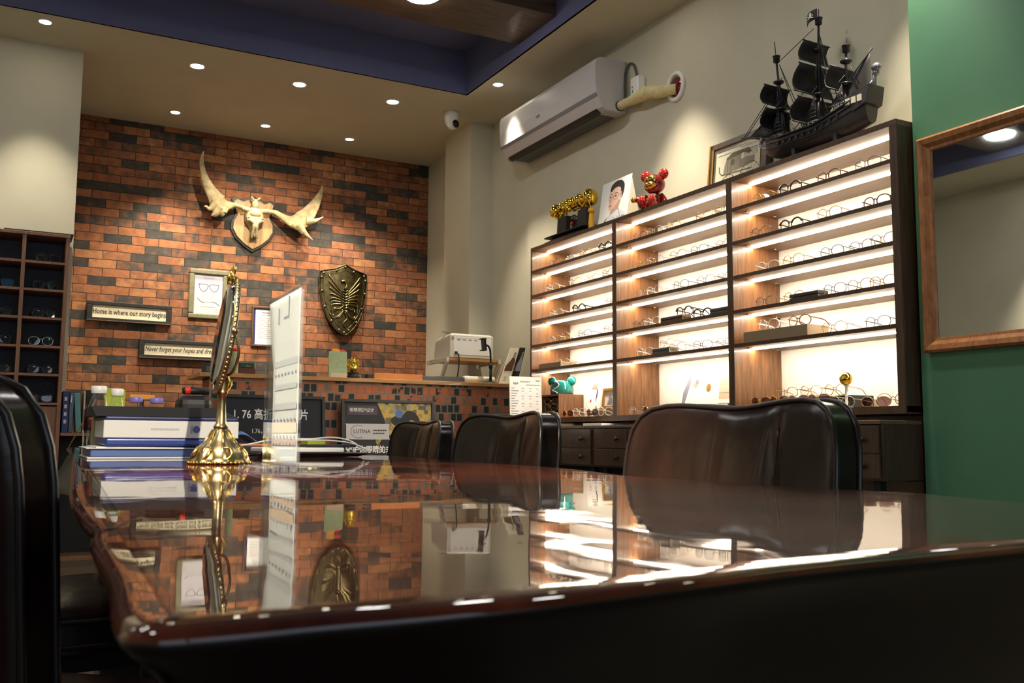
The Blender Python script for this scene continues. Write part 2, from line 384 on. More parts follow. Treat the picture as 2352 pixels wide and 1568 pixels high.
# ------------------------------------------------------------------ room shell
CZ = 3.55; CT = 3.90
def slab(name, m, x0, x1, y0, y1, z0, z1): return struct(MB().box(x0, x1, y0, y1, z0, z1).build(name, m))
slab('floor', M['floor'], -2.6, 3.9, -3.1, 8.8, -.1, 0)
slab('wall_back', M['brick'], -2.6, 3.9, 8.7, 8.8, 0, CZ)
slab('wall_right', M['cream'], 3.64, 3.75, 2.70, 6.60, 0, CZ)
slab('wall_right_far', M['cream'], 3.655, 3.75, 6.60, 8.70, 0, CZ)
slab('wall_right_near', M['green'], 3.375, 3.75, -3.1, 2.70, 0, CZ)
slab('wall_left', M['cream'], -2.6, -2.5, -3.1, 8.7, 0, CZ)
slab('wall_left_return', M['cream'], -2.5, .36, 7.25, 8.70, 0, CZ)
slab('trim_1', M['cream'], 3.44, 3.655, 7.26, 7.80, 0, CZ)          # pilaster in the corner
b = MB()
for q in ((-2.6, 3.9, 6.690, 8.8), (3.125, 3.9, -3.1, 6.690), (-2.6, -1.705, -3.1, 6.690), (-1.705, 3.125, -3.1, -2.205)): b.box(q[0], q[1], q[2], q[3], CZ, CZ+.02)
struct(b.build('ceiling', M['cream']))
b = MB(); b.box(-1.72, 3.14, -2.22, 6.705, CT, CT+.05)
for q in ((-1.72, -1.7, -2.2, 6.685), (3.12, 3.14, -2.2, 6.685), (-1.72, 3.14, 6.685, 6.705), (-1.72, 3.14, -2.22, -2.2)): b.box(q[0], q[1], q[2], q[3], CZ, CT)
struct(b.build('ceiling_coffer', M['blue']))
b = MB()
for q in ((-2.6, -1.6, 0, CZ), (2.4, 3.9, 0, CZ), (-1.6, 2.4, 0, .35), (-1.6, 2.4, 2.5, CZ)): b.box(q[0], q[1], -3.1, -3.0, q[2], q[3])
struct(b.build('wall_front', M['cream']))
b = MB(); b.box(-1.6, 2.4, -3.07, -3.05, .35, 2.5)   # daylight pane of the shop front
wn = struct(b.build('window_1', M['winm']))
b = MB()
for x in (-1.58, .4, 2.36): b.box(x-.03, x+.03, -3.045, -3.0, .35, 2.5)
b.box(-1.6, 2.4, -3.045, -3.0, .35, .41); b.box(-1.6, 2.4, -3.045, -3.0, 2.44, 2.5)
b.build('window_frame', M['dark'], wn)
for i, y in enumerate((5.48, 3.20, .9)):
    struct(MB().box(-1.7, 3.12, y-(.21 if i == 0 else 0), y+.32, 3.63, 3.80).build('trim_%d' % (i+2), M['beam'], bevel=.004))

# ------------------------------------------------------------------ ceiling lamps
def downlight(x, y, label, power=1.0, size=64, big=1, aim=None):
    t = thing('downlight', label, 'ceiling light', (x, y, CZ), 0, 'recessed ceiling downlights'); t.scale = (big, big, 1)
    MB().lathe([(.047, 0), (.047, -.004), (.040, -.008), (.037, -.004)], 24).build('trim_ring', M['white'], t)
    MB().lathe([(.035, -.0012), (.035, -.0058), (.001, -.0062)], 20).build('lamp_lens', M['spotm'], t)
    l = bpy.data.lights.new('downlight_beam', 'SPOT'); l.energy = SPOT_W*power; l.color = WARM; l.spot_size = math.radians(size); l.spot_blend = .75; l.shadow_soft_size = .03
    o = bpy.data.objects.new('downlight_beam', l); COL.objects.link(o); o.parent = t; o.location = (0, 0, -.045)
    if aim: o.rotation_euler = Vector((aim[0]-x, aim[1]-y, aim[2]-CZ+.045)).to_track_quat('-Z', 'Y').to_euler()
    return t
DL = [(.096, 6.83, 'recessed downlight over the sunglass cabinet, in front of the cream pier', .6, 66, (.096, 7.0, 0)),
      (1.122, 7.125, 'bright downlight above the open left part of the counter, nearest the cream pier', .9, 60, (1.12, 8.6, 1.3)),
      (1.889, 7.116, 'middle one of the three bright downlights in the row nearest the blue recess', .8, 60, (1.91, 8.6, 2.3)),
      (2.664, 7.124, 'bright downlight in the row nearest the recess, next to the camera dome', .8, 60, (2.72, 8.6, 1.6)),
      (3.243, 6.365, 'downlight in the side soffit just beyond the far end of the air conditioner', 1.0, 64, None),
      (1.139, 8.259, 'small downlight close to the brick wall above the tall antler', .95, 70, (1.139, 8.45, 0)),
      (1.895, 8.235, 'small downlight close to the brick wall straight above the moose skull', .75, 70, (1.895, 8.43, 0)),
      (2.667, 8.237, 'small downlight close to the brick wall above the bronze shield', .95, 70, (2.667, 8.43, 0)),
      (3.243, 4.55, 'downlight in the side soffit above the red toy bear', 1.25, 64, (3.243, 4.5, 0)),
      (3.243, 2.75, 'downlight in the side soffit in front of the green wall', 1.0, 64, None),
      (3.243, .6, 'downlight in the side soffit beside the camera position', .7, 64, None),
      (-2.1, 5.6, 'downlight over the plain cream side wall, seen in the wall mirror', 2.2, 66, None),
      (-2.1, 3.4, 'downlight over the plain cream side wall nearer the shop front', 1.6, 66, None),
      (-1.9, 1.5, 'added out-of-view lamp in the far soffit to brighten the acrylic price stand', 10.0, 15, (.39, 1.50, 1.0)),  # extra spot put in so the price list turns white
      (.30, -2.5, 'added lamp behind the camera to brighten the folders along the table', 5.0, 11, (.36, 2.3, .82))]  # extra spot added to lift the folder spines
for x, y, lb, pw, sz, am in DL: downlight(x, y, lb, pw, sz, 1.3 if y > 7 and y < 7.2 else 1, am)
def dome(x, y, label):
    t = thing('dome_lamp', label, 'ceiling light', (x, y, 3.63), 0, 'round lamps on the ceiling beams')
    MB().lathe([(.13, 0), (.135, -.008), (.127, -.012)], 32).build('rim', M['white'], t)
    MB().lathe([(.122, -.0125), (.11, -.022), (.07, -.030), (.002, -.033)], 32).build('diffuser', M['domem'], t)
dome(2.20, 5.40+.0, 'round white lamp under the dark beam, cut by the top of the frame')
dome(-1.2, 5.40, 'round white lamp under the far end of the beam, seen in the wall mirror')
dome(2.22, 3.36, 'round white lamp under the second beam, above the table')
dome(-.6, 3.36, 'round white lamp under the second beam, away from the display cabinets')
dome(2.22, 1.06, 'added out-of-view round lamp under the nearest beam, on the display cabinet side')  # unseen lamp added to light the table items and folder spines
dome(-.6, 1.06, 'added out-of-view round lamp under the nearest beam, above the near leather chair')  # its twin, likewise added as fill for the table

# ------------------------------------------------------------------ lit display cabinets on the side wall (local x runs towards the viewer's right)
R90 = -PI/2
CX, CY0, CW = 3.30, 5.924, 1.069
SHZ = [2.013, 1.835, 1.655, 1.475, 1.300]
UNITS = [('corner cabinet', 'tall lit display cabinet at the corner end, standing beside the brick counter'),
         ('middle cabinet', 'tall lit display cabinet in the middle of the three, under the red toy bear'),
         ('end cabinet', 'tall lit display cabinet at the end against the green wall, under the black ship')]
for k, (nm, lb) in enumerate(UNITS):
    t = thing('display_cabinet', lb, 'cabinet', (CX, CY0-k*CW, 0), R90, 'lit display cabinets')
    wr = .024 if k < 2 else .040
    MB().box(0, .020, 0, .318, .925, 2.155).build('side_panel', M['walnut_in'], t, bevel=.0015)
    MB().box(CW-wr, CW-.001, 0, .318, .925, 2.155).build('side_panel', M['walnut_in'] if k < 2 else M['walnut'], t, bevel=.0015)
    MB().box(0, CW-.001, -.002, .318, 2.155, 2.180).build('top_panel', M['walnut_sh'], t, bevel=.0015)
    MB().box(0, CW-.001, -.002, .318, .922, .955).build('bottom_panel', M['walnut_sh'], t, bevel=.0015)
    MB().box(.020, CW-wr, .318, .336, .925, 2.170).build('back_panel', M['panel_white'], t)
    fr = MB()
    fr.box(0, .020, -.004, 0, .922, 2.155); fr.box(CW-wr, CW-.001, -.004, 0, .922, 2.155)
    for z in SHZ: fr.box(.020, CW-wr, -.003, .001, z-.019, z)
    fr.box(0, CW-.001, -.0045, -.002, 2.155, 2.180); fr.box(0, CW-.001, -.0045, -.002, .922, .955)
    fr.build('front_edging', M['walnut'], t)
    for z in SHZ: MB().box(.020, CW-wr, .001, .317, z-.019, z).build('shelf', M['walnut_sh'], t)
    for z in [2.155]+[q-.019 for q in SHZ]:
        s = MB().box(.024, CW-wr-.004, .116, .132, z-.0045, z-.0005).build('led_strip', M['ledm'], t)
    pegs = MB()
    for z in SHZ:
        for yy in (.06, .26): pegs.lathe([(.010, z-.024), (.010, z-.0195)], 10, (.055, yy, 0)).lathe([(.010, z-.024), (.010, z-.0195)], 10, (CW-.075, yy, 0))
    pegs.build('shelf_fittings', M['chrome'], t)

# low drawer units under them
for k, (x0, x1, lb) in enumerate(((-.02, 1.06, 'low walnut drawer unit under the corner display cabinet, beside the brick counter'),
                                  (1.06, 2.14, 'low walnut drawer unit under the middle display cabinet, behind the near chair'),
                                  (2.14, 3.207, 'low walnut drawer unit ending at the green wall'))):
    W = x1-x0-.001
    t = thing('drawer_unit', lb, 'cabinet', (CX, CY0-x0, 0), R90, 'low drawer units')
    MB().box(0, W, -.150, .330, .645, .875).build('body', M['walnut'], t, bevel=.002)
    MB().box(-.0, W, -.163, .330, .8755, .892).build('top_board', M['walnut_sh'], t, bevel=.002)
    MB().box(0, W, .03, .33, .02, .642).build('plinth', M['dark'] if k < 2 else M['walnut'], t)
    cols = [(0.02, .30), (.32, .72), (.74, W-.01)] if k == 2 else [(.02, .36), (.37, .71), (.72, W-.02)]
    for a, bb in cols:
        for z0, z1 in ((.655, .752), (.757, .868)):
            d = MB().box(a, bb, -.164, -.1505, z0, z1).build('drawer', M['walnut'], t, bevel=.002)
            MB().lathe([(.006, -.1645), (.006, -.172), (.014, -.178), (.012, -.186), (.002, -.188)], 14, ((a+bb)/2+.08, 0, (z0+z1)/2), 'y').build('knob', M['dark'], d)
    for xx in (.06, W-.08):
        for yy in (-.12,): MB().box(xx, xx+.035, yy, yy+.035, .0, .6445).build('foot', M['black'], t)

# ------------------------------------------------------------------ eyeglasses
def glasses(name, wire, lens, w=.150, h=.046, rad=.0016, shape=2.2, temple=.135, rise=.012, browline=False):
    root = bpy.data.objects.new(name, None); COL.objects.link(root); root.empty_display_size = .03
    rx = w*.205; cx = w*.255; z0 = h/2+.002
    def rim(cxx):
        P = []
        for i in range(26):
            a = 2*PI*i/26; c, s_ = math.cos(a), math.sin(a)
            r = (abs(c)**shape+abs(s_)**shape)**(-1/shape)
            P.append((cxx+rx*r*c, .0035*abs((cxx+rx*r*c)/cx)**2, z0+h/2*r*s_*(1 if s_ > 0 else .96)))
        return P
    f = MB()
    for sg in (-1, 1): f.tube(rim(sg*cx), rad, 6, True)
    f.tube(smooth_path([(-cx+rx*.96, .001, z0+h*.12), (0, -.002, z0+h*.24), (cx-rx*.96, .001, z0+h*.12)], 4), rad*1.1, 6)
    if browline:
        for sg in (-1, 1): f.tube([(sg*cx+rx*1.02*math.cos(a), .002, z0+h*.52*math.sin(a)) for a in [PI*(.06+.88*i/8) for i in range(9)]], rad*1.7, 6)
    f.build('frame_front', wire, root)
    for sg in (-1, 1):
        l = MB(); pts = rim(sg*cx); l.add([(p[0], p[1]-.0004, p[2]) for p in pts]+[(p[0], p[1]+.0006, p[2]) for p in pts], [list(range(26)), list(range(51, 25, -1))]+[(i, i+26, (i+1) % 26+26, (i+1) % 26) for i in range(26)])
        l.build('lens', lens, root)
        x = sg*(cx+rx)
        MB().tube(smooth_path([(x*.99, .004, z0+h*.22), (x*1.03, .010, z0+h*.24), (x*1.02, temple*.5, z0+h*.1+.002), (x*.99, temple*.78, z0), (x*.95, temple, rad*1.5+.001)], 4), rad*1.15, 6).build('temple', wire, root)
    return root
STY = {}
def style(key, *a, **k):
    g = glasses('eyeglasses', *a, **k); STY[key] = [g, False]
style('thin gold', M['clip_gold'], M['lens'], w=.152, h=.052, rad=.0016, shape=2.1)
style('thin silver', M['clip_silver'], M['lens'], w=.150, h=.048, rad=.0015, shape=2.4)
style('dark gunmetal', M['clip_gun'], M['lens'], w=.152, h=.050, rad=.0016, shape=2.3)
style('bold black', M['clip_black'], M['lens'], w=.155, h=.050, rad=.0026, shape=2.5, browline=True)
style('tortoise brown', M['clip_brown'], M['lens'], w=.154, h=.050, rad=.0025, shape=2.3)
style('pale clear', M['clip_clear'], M['lens'], w=.154, h=.052, rad=.0026, shape=2.2)
style('rose-tinted', M['clip_gold'], M['lens_tint'], w=.150, h=.044, rad=.0018, shape=2.1)
ORD = ['first', 'second', 'third', 'fourth', 'fifth', 'sixth', 'seventh']
SHN = ['top', 'second', 'third', 'fourth', 'fifth']
def put_glasses(key, loc, rotz, label, group):
    g, used = STY[key]
    if not used:
        STY[key][1] = True; g.location = loc; g.rotation_euler = (0, 0, rotz); tag(g, label, 'glasses', group); return g
    o = dup(g, loc, rotz, label, group); o['category'] = 'glasses'; return o
KEYS = dict(g='thin gold', s='thin silver', d='dark gunmetal', b='bold black', t='tortoise brown', c='pale clear', r='rose-tinted')
# per cabinet and shelf: (style, position along the shelf 0-1, small turn)
ROWS = [[[('d', .22, .3), ('s', .40, -.2), ('g', .60, .1), ('b', .86, 0)],
         [('c', .20, .4), ('c', .50, .2), ('s', .70, -.1), ('g', .89, .1)],
         [('c', .22, .2), ('b', .52, .1), ('g', .90, .2)],
         [('s', .20, .3), ('g', .36, -.2), ('d', .60, .1), ('g', .91, .1)],
         [('g', .32, .2)]],
        [[('d', .16, .1), ('s', .32, .2), ('g', .47, -.1), ('g', .76, 0), ('g', .92, .1)],
         [('g', .17, .1), ('s', .32, .2), ('g', .52, 0), ('d', .70, .1), ('s', .90, .1)],
         [('s', .19, .3), ('c', .31, .1), ('d', .56, -.1), ('g', .75, .1), ('s', .91, 0)],
         [('d', .15, .1), ('c', .27, .2), ('b', .72, .1)],
         [('c', .20, .2), ('g', .52, .1), ('d', .72, .1), ('s', .90, .1)]],
        [[('g', .16, .1), ('b', .36, 0), ('t', .60, .05), ('d', .83, 0)],
         [('d', .15, .1), ('b', .35, 0), ('g', .60, .1), ('t', .86, 0)],
         [('c', .17, .2), ('g', .36, 0), ('d', .60, -.1), ('d', .76, .1), ('g', .90, .1)],
         [('d', .17, .1), ('g', .35, 0), ('d', .62, -.1), ('g', .76, .1), ('g', .87, .1)],
         [('g', .60, .1), ('d', .84, 0)]]]
UN = ['corner cabinet', 'middle cabinet', 'green-wall cabinet']
for k in range(3):
    for j in range(5):
        for i, (st, fx, tw) in enumerate(ROWS[k][j]):
            lx = .03+fx*(CW-.06); y = CY0-k*CW-lx
            put_glasses(KEYS[st], (CX+.035+random.uniform(0, .03), y, SHZ[j]), R90+tw*.5+random.uniform(-.05, .05),
                        '%s glasses, %s shelf of the %s, %s from its corner end' % (KEYS[st], SHN[j], UN[k], ORD[i]), 'glasses in the lit cabinets')
def cabpos(k, fx, d, z): return (CX+d, CY0-k*CW-(.03+fx*(CW-.06)), z)
def wbox(name, lb, cat, k, fx, d, z, sx, sy, sz, m, rz=0, bevel=.002, group=None):
    o = MB().box(-sx/2, sx/2, 0, sy, 0, sz).build(name, m, None, cabpos(k, fx, d, z), (0, 0, R90+rz), bevel)
    return tag(o, lb, cat, group)
# glasses cases, boards and boxes on the shelves
def case(lb, k, fx, z, m, sx=.17):
    t = thing('spectacle_case', lb, 'case', cabpos(k, fx, .05, z), R90)
    MB().box(-sx/2, sx/2, 0, .07, 0, .022).build('base', m, t, bevel=.005)
    MB().box(-sx/2, sx/2, 0, .07, .0225, .042).build('lid', m, t, bevel=.006)
case('dark brown hinged case on the fourth shelf of the middle lit cabinet', 1, .46, SHZ[3], M['walnut'], .20)
case('grey hinged case at the green-wall end of the middle cabinet, fourth shelf', 1, .88, SHZ[3], M['cord'], .17)
case('grey hinged case on the fifth shelf of the middle lit cabinet', 1, .36, SHZ[4], M['cord'], .17)
case('grey flat case on the fourth shelf of the lit cabinet by the green wall', 2, .42, SHZ[3], M['clip_gun'], .19)
put_glasses('bold black', cabpos(1, .50, .11, SHZ[3]+.0425), R90, 'bold black glasses resting on the dark brown case in the middle cabinet', 'glasses in the lit cabinets')
put_glasses('thin silver', cabpos(1, .37, .08, SHZ[4]+.0425), R90, 'thin silver glasses resting on the grey case on the fifth shelf', 'glasses in the lit cabinets')
put_glasses('tortoise brown', cabpos(2, .38, .055, SHZ[4]+.057), R90, 'tortoise brown glasses on top of the long taupe box', 'glasses in the lit cabinets')
put_glasses('pale clear', cabpos(2, .17, .055, SHZ[4]+.057), R90, 'pale clear glasses on top of the long taupe box', 'glasses in the lit cabinets')
wbox('display_box', 'long taupe box under two glasses on the fifth shelf by the green wall', 'box', 2, .26, .012, SHZ[4], .44, .14, .056, M['taupe'])
wbox('display_box', 'low taupe box on the fifth shelf of the corner lit cabinet', 'box', 0, .20, .02, SHZ[4], .30, .13, .036, M['taupe'])
# small standing photo cards in the corner cabinet
def mini_card(lb, k, fx, d, z, w_, h_, lean=.12):
    t = thing('photo_card', lb, 'photo', cabpos(k, fx, d, z), R90)
    o = MB(); o.box(-w_/2, w_/2, 0, .003, 0, h_); c = o.build('card', M['paper'], t, rot=(-lean, 0, 0))
    p = MB(); y = -.0006; q = h_
    p.m = 0; p.rect(-w_*.42, w_*.42, h_*.06, h_*.94, y)
    p.m = 1; p.poly([(-w_*.38, h_*.08), (w_*.38, h_*.08), (w_*.2, h_*.36), (-w_*.2, h_*.36)], y-.0003)
    p.m = 2; p.ell(0, h_*.55, w_*.17, h_*.17, y-.0005)
    p.m = 3; p.ell(0, h_*.64, w_*.20, h_*.13, y-.0008, 16, 0, PI)
    p.build('print', [M['paper'], M['shirt'], M['skin'], M['hair']], c, recalc=False)
    return t
mini_card('small portrait photo card standing on the third shelf of the corner cabinet', 0, .76, .20, SHZ[2], .09, .125)
mini_card('small portrait photo card standing on the fourth shelf of the corner cabinet', 0, .70, .20, SHZ[3], .09, .130)

# --- bottom compartments
FZ = .955
# corner cabinet: riser box with frames, teal bear head, picture card, gilt frame on a block, row of glasses
t = thing('riser', 'small open wooden riser box holding a heap of glasses, under the teal bear head', 'box', cabpos(0, .19, .03, FZ), R90)
r = MB(); r.box(-.12, .12, 0, .2, .150, .162); r.box(.108, .12, 0, .2, .0, .150); r.box(-.12, -.108, 0, .2, .0, .150); r.box(-.108, .108, .188, .2, 0, .150); r.build('shell', M['walnut_in'], t, bevel=.001)
t = thing('bear_head_ornament', 'glossy teal bear head ornament with white line on the riser box', 'ornament', cabpos(0, .20, .12, FZ+.1625), R90+.5)
MB().lathe([(.076, 0), (.083, .012), (.084, .035), (.080, .060), (.066, .084), (.040, .098), (.001, .102)], 28).build('head', M['teal'], t)
for sg in (-1, 1):
    MB().ball((sg*.078, .0, .094), (.034, .018, .033), 16, 10).build('ear', M['teal'], t)
MB().tube(smooth_path([(-.030, -.060, .088), (.005, -.072, .082), (.022, -.080, .062), (-.002, -.085, .042), (-.03, -.078, .028), (.0, -.086, .018), (.015, -.085, .006)], 5), .0035, 6).build('white_line', M['white'], t)
for i, (dx, dz, st) in enumerate(((.0, .0, 'r'), (.01, .045, 'g'), (-.01, .09, 'r'))):
    put_glasses(KEYS[st], tuple(Vector(cabpos(0, .19, .005+.02*i, FZ+dz))+Vector((0, -dx, 0))), R90+.15*i,
                ['rose-tinted sunglasses at the bottom of the heap in the riser box', 'thin gold glasses in the middle of the heap in the riser box', 'rose-tinted sunglasses on top of the heap in the riser box'][i], 'sunglasses in the riser box')
t = thing('picture_card', 'white card printed with a figure in a grey beanie, corner cabinet bottom', 'picture', cabpos(0, .46, .20, FZ), R90)
c = MB().box(-.085, .085, 0, .008, 0, .235).build('card', M['paper'], t, rot=(-.10, 0, 0))
p = MB(); y = -.0006
p.m = 0; p.ell(.01, .20, .036, .03, y, 16, 0, PI); p.rect(-.026, .046, .19, .202, y-.0002)
p.m = 1; p.poly([(.035, .19), (.048, .19), (.045, .14), (.02, .10), (.03, .14)], y)
p.m = 2; p.poly([(-.045, .11), (-.028, .13), (-.024, .115), (-.035, .10)], y)
p.m = 1; p.poly([(.02, .035), (.04, .085), (.052, .05), (.045, .02), (-.06, .012), (-.06, .03)], y)
p.build('print', [M['sepia_mid'], M['hair'], M['red']], c, recalc=False)
wbox('display_block', 'brown wooden block under the small gilt picture frame', 'block', 0, .74, .10, FZ, .18, .12, .055, M['taupe'])
t = thing('framed_picture', 'small gilt frame with a grey figure print, on the wooden block', 'picture frame', cabpos(0, .74, .14, FZ+.0565), R90)
g = MB(); g.box(-.075, -.057, 0, .05, 0, .13); g.box(.057, .075, 0, .05, 0, .13); g.box(-.057, .057, 0, .05, .112, .13); g.box(-.057, .057, 0, .05, 0, .016)
g.build('frame', M['gilt'], t, rot=(-.08, 0, 0), bevel=.002)
p = MB(); p.m = 0; p.rect(-.058, .058, .014, .114, .010); p.m = 1; p.poly([(-.03, .02), (.035, .02), (.03, .06), (.005, .085), (-.012, .055)], .0095); p.line([(-.02, .06), (.01, .10)], .005, .0093)
p.build('print', [M['paper'], M['slate']], t, rot=(-.08, 0, 0), recalc=False)
for i in range(4):
    put_glasses(['rose-tinted', 'pale clear', 'rose-tinted', 'pale clear'][i], cabpos(0, .46+.15*i, .0, FZ), R90+.1*(i % 2),
                ['rose-tinted', 'pale clear', 'rose-tinted', 'pale clear'][i]+' sunglasses on the corner cabinet floor, '+ORD[i]+' of the front row', 'sunglasses on the cabinet floors')
# middle cabinet: picture cards, diffuser, glasses
def plain_card(lb, k, fx, d, w_, h_, kind):
    t = thing('picture_card', lb, 'picture', cabpos(k, fx, d, FZ), R90)
    c = MB().box(-w_/2, w_/2, 0, .006, 0, h_).build('card', M['paper'], t, rot=(-.12, 0, 0))
    p = MB(); y = -.0006
    if kind == 0:
        p.m = 0; p.poly([(-w_*.45, .02), (-w_*.38, .02), (-w_*.12, h_*.72), (-w_*.10, h_*.95), (-w_*.22, h_*.80), (-w_*.40, h_*.5)], y)
        p.m = 1; p.ell(w_*.06, h_*.68, w_*.08, h_*.09, y); p.m = 0; p.ell(w_*.12, h_*.72, w_*.06, h_*.06, y-.0003)
        p.m = 2; p.rect(-w_*.15, w_*.25, .012, .018, y)
    else:
        p.m = 1; p.ell(-w_*.36, h_*.55, w_*.07, h_*.09, y)
        p.m = 2; p.rect(-w_*.05, w_*.42, h_*.30, h_*.95, y)
        p.m = 0; p.rect(-w_*.05, w_*.40, h_*.42, h_*.435, y-.0003); p.rect(-w_*.05, w_*.42, h_*.20, h_*.215, y-.0003); p.rect(-w_*.05, w_*.3, h_*.60, h_*.608, y-.0003)
    p.build('print', [[M['slate'], M['skin2'], M['ink_light']], [M['ink_grey'], M['gilt'], M['pink']]][kind], c, recalc=False)
plain_card('white picture card with a dark slanting figure, middle cabinet bottom', 1, .45, .20, .24, .26, 0)
plain_card('pale picture card with orange dot and printed blocks, middle cabinet bottom', 1, .70, .19, .30, .27, 1)
t = thing('reed_diffuser', 'red-brown glass reed diffuser in the middle cabinet bottom', 'diffuser', cabpos(1, .94, .10, FZ), R90)
MB().box(-.036, .036, -.03, .03, 0, .05).build('bottle', M['frame_wood'], t, bevel=.004)
MB().lathe([(.012, .0505), (.012, .078), (.001, .079)], 14).build('collar', M['blackgloss'], t)
MB().tube([(0, 0, .06), (-.032, .0, .165)], .0016, 6).build('reed', M['oak'], t); MB().tube([(.004, 0, .06), (.03, .01, .16)], .0016, 6).build('reed', M['oak'], t)
put_glasses('rose-tinted', cabpos(1, .31, .0, FZ), R90, 'rose-tinted sunglasses on the middle cabinet floor beside the picture cards', 'sunglasses on the cabinet floors')
put_glasses('thin silver', cabpos(1, .16, .02, FZ), R90+.2, 'thin silver glasses on the bare floor of the middle cabinet', 'sunglasses on the cabinet floors')
# end cabinet: tray with sunglasses, gold ball, glasses, sockets
t = thing('display_tray', 'black stepped tray carrying rows of tinted glasses behind the near chair', 'tray', cabpos(2, .34, .0, FZ), R90)
tr = MB(); tr.box(-.26, .26, 0, .162, 0, .020); tr.box(-.26, .26, .162, .305, 0, .065); tr.build('tray', M['blackgloss'], t, bevel=.003)
for i in range(4):
    put_glasses('rose-tinted', tuple(Vector(cabpos(2, .34, .012, FZ+.0205))+Vector((0, .19-.127*i, 0))), R90, 'rose-tinted glasses on the lower step of the black tray, '+ORD[i]+' from its corner end', 'glasses on the black tray')
for i in range(3):
    put_glasses('thin gold', tuple(Vector(cabpos(2, .34, .168, FZ+.0655))+Vector((0, .17-.16*i, 0))), R90, 'thin gold glasses on the upper step of the black tray, '+ORD[i]+' from its corner end', 'glasses on the black tray')
t = thing('ball_ornament', 'gold ball on a slim pale stand in the cabinet by the green wall', 'ornament', cabpos(2, .62, .10, FZ), R90)
MB().lathe([(.035, 0), (.03, .006), (.006, .012), (.005, .10), (.016, .106)], 18).build('stand', M['panel_white'], t)
MB().ball((0, 0, .136), .030).build('ball', M['goldleaf'], t)
for i, (fx, st) in enumerate(((.66, 's'), (.805, 'r'), (.945, 'g'))):
    put_glasses(KEYS[st], cabpos(2, fx, .02+.05*(i % 2), FZ), R90+.2*i, KEYS[st]+' glasses on the cabinet floor by the green wall, '+['beside the gold ball', 'second after the gold ball', 'nearest the green wall'][i], 'sunglasses on the cabinet floors')
t = thing('wall_socket', 'white socket with two dark slots in the cabinet by the green wall', 'socket', (CX+.317, CY0-2*CW-.90, FZ+.125), R90)
MB().box(-.043, .043, -.008, 0, -.043, .043).build('plate', M['paper'], t, bevel=.003)
p = MB(); p.box(-.014, -.006, -.0095, -.0081, -.012, .014); p.box(.006, .014, -.0095, -.0081, -.012, .014); p.build('slots', M['ink'], t)

# ------------------------------------------------------------------ on top of the display cabinets
TOPZ = 2.1805
# black telephone with gold handset
t = thing('telephone', 'black antique style telephone with chunky gold handset and yellow tassel', 'telephone', (3.44, 5.53, TOPZ), R90)
MB().prismz([(x*1.0, y) for x, y in smooth2([(-.28, -.10), (.22, -.10), (.25, 0), (.22, .10), (-.28, .10), (-.31, 0)], 5)], 0, .022).build('base', M['dark'], t, bevel=.004)
b = MB(); b.hexa([(-.265, -.08, .0225), (.215, -.08, .0225), (.215, .08, .0225), (-.265, .08, .0225), (-.24, -.055, .052), (.19, -.055, .052), (.19, .055, .052), (-.24, .055, .052)])
b.box(-.29, .235, -.095, .095, .0525, .062); b.build('plinth', M['dark'], t, bevel=.003)
for x in (-.155, .115):
    MB().hexa([(x-.062, -.035, .0625), (x+.062, -.035, .0625), (x+.062, .035, .0625), (x-.062, .035, .0625), (x-.056, -.030, .20), (x+.056, -.030, .20), (x+.056, .030, .20), (x-.056, .030, .20)]).build('cradle_post', M['dark'], t, bevel=.008)
MB().lathe([(.06, -.005), (.062, -.014), (.05, -.020), (.03, -.022), (.001, -.023)], 24, (-.02, 0, .125), 'y').lathe([(.058, .0), (.058, -.006)], 24, (-.02, 0, .125), 'y').build('dial', M['blackgloss'], t)
MB().ball((-.02, -.027, .125), .010, 10, 8).build('dial_jewel', M['redled'], t)
h = MB()
for x, r in ((-.27, .055), (-.20, .040), (-.145, .036), (-.10, .047), (-.045, .045), (.005, .040), (.045, .048), (.09, .040), (.125, .036), (.175, .060)):
    h.ball((x, 0, .262+.012*math.sin((x+.25)*6)), (r*.8, r, r), 12, 8)
for i in range(46):
    x = random.uniform(-.29, .2); a = random.uniform(0, 2*PI); h.ball((x, .040*math.cos(a), .262+.040*math.sin(a)), random.uniform(.010, .018), 7, 5)
h.tube([(-.27, 0, .262), (.17, 0, .262)], .03, 10); h.build('handset', M['goldleaf'], t)
MB().tube(smooth_path([(.175, -.05, .30), (.14, -.07, .25), (.17, -.062, .205), (.22, -.05, .235), (.235, -.03, .17)], 6), .004, 6).build('tassel_cord', M['yellow'], t)
MB().ball((.235, -.03, .16), (.024, .024, .020), 12, 8).lathe([(.012, .14), (.016, .13), (.024, .02), (.026, .005), (.001, .004)], 14, (.235, -.03, 0)).build('tassel', M['yellow'], t)
# portrait card
t = thing('photo_card', 'large white portrait photo card of a person in round glasses on the cabinet top', 'photo', (3.40, 5.045, TOPZ), R90)
W_, H_ = .33, .325
c = MB().box(-W_/2, W_/2, 0, .004, 0, H_).build('card', M['paper'], t, rot=(-.16, 0, 0))
MB().add([(x, y, z) for x in (.166, .169) for y, z in ((.050, .30), (.115, 0), (.006, 0))], [(0,1,2), (5,4,3), (0,3,4,1), (1,4,5,2), (2,5,3,0)]).build('strut', M['cream'], t)
p = MB(); y = -.0008
p.m = 1; p.poly([(-.135, 0), (.165, 0), (.165, .055), (.11, .085), (.055, .115), (.03, .10), (-.04, .085), (-.085, .062), (-.115, .03)], y)
p.m = 5; p.poly([(-.135, 0), (-.085, .062), (-.06, .075), (-.10, 0)], y-.0002); p.line([(.055, .115), (.10, .03)], .006, y-.0002)
p.m = 5
for i in range(9): p.ell(.0+.016*i, .045+.012*math.sin(i*1.9), .010, .004, y-.0003, 8)
p.m = 3; p.poly([(-.035, .085), (.055, .118), (.075, .175), (-.02, .155)], y-.0004)
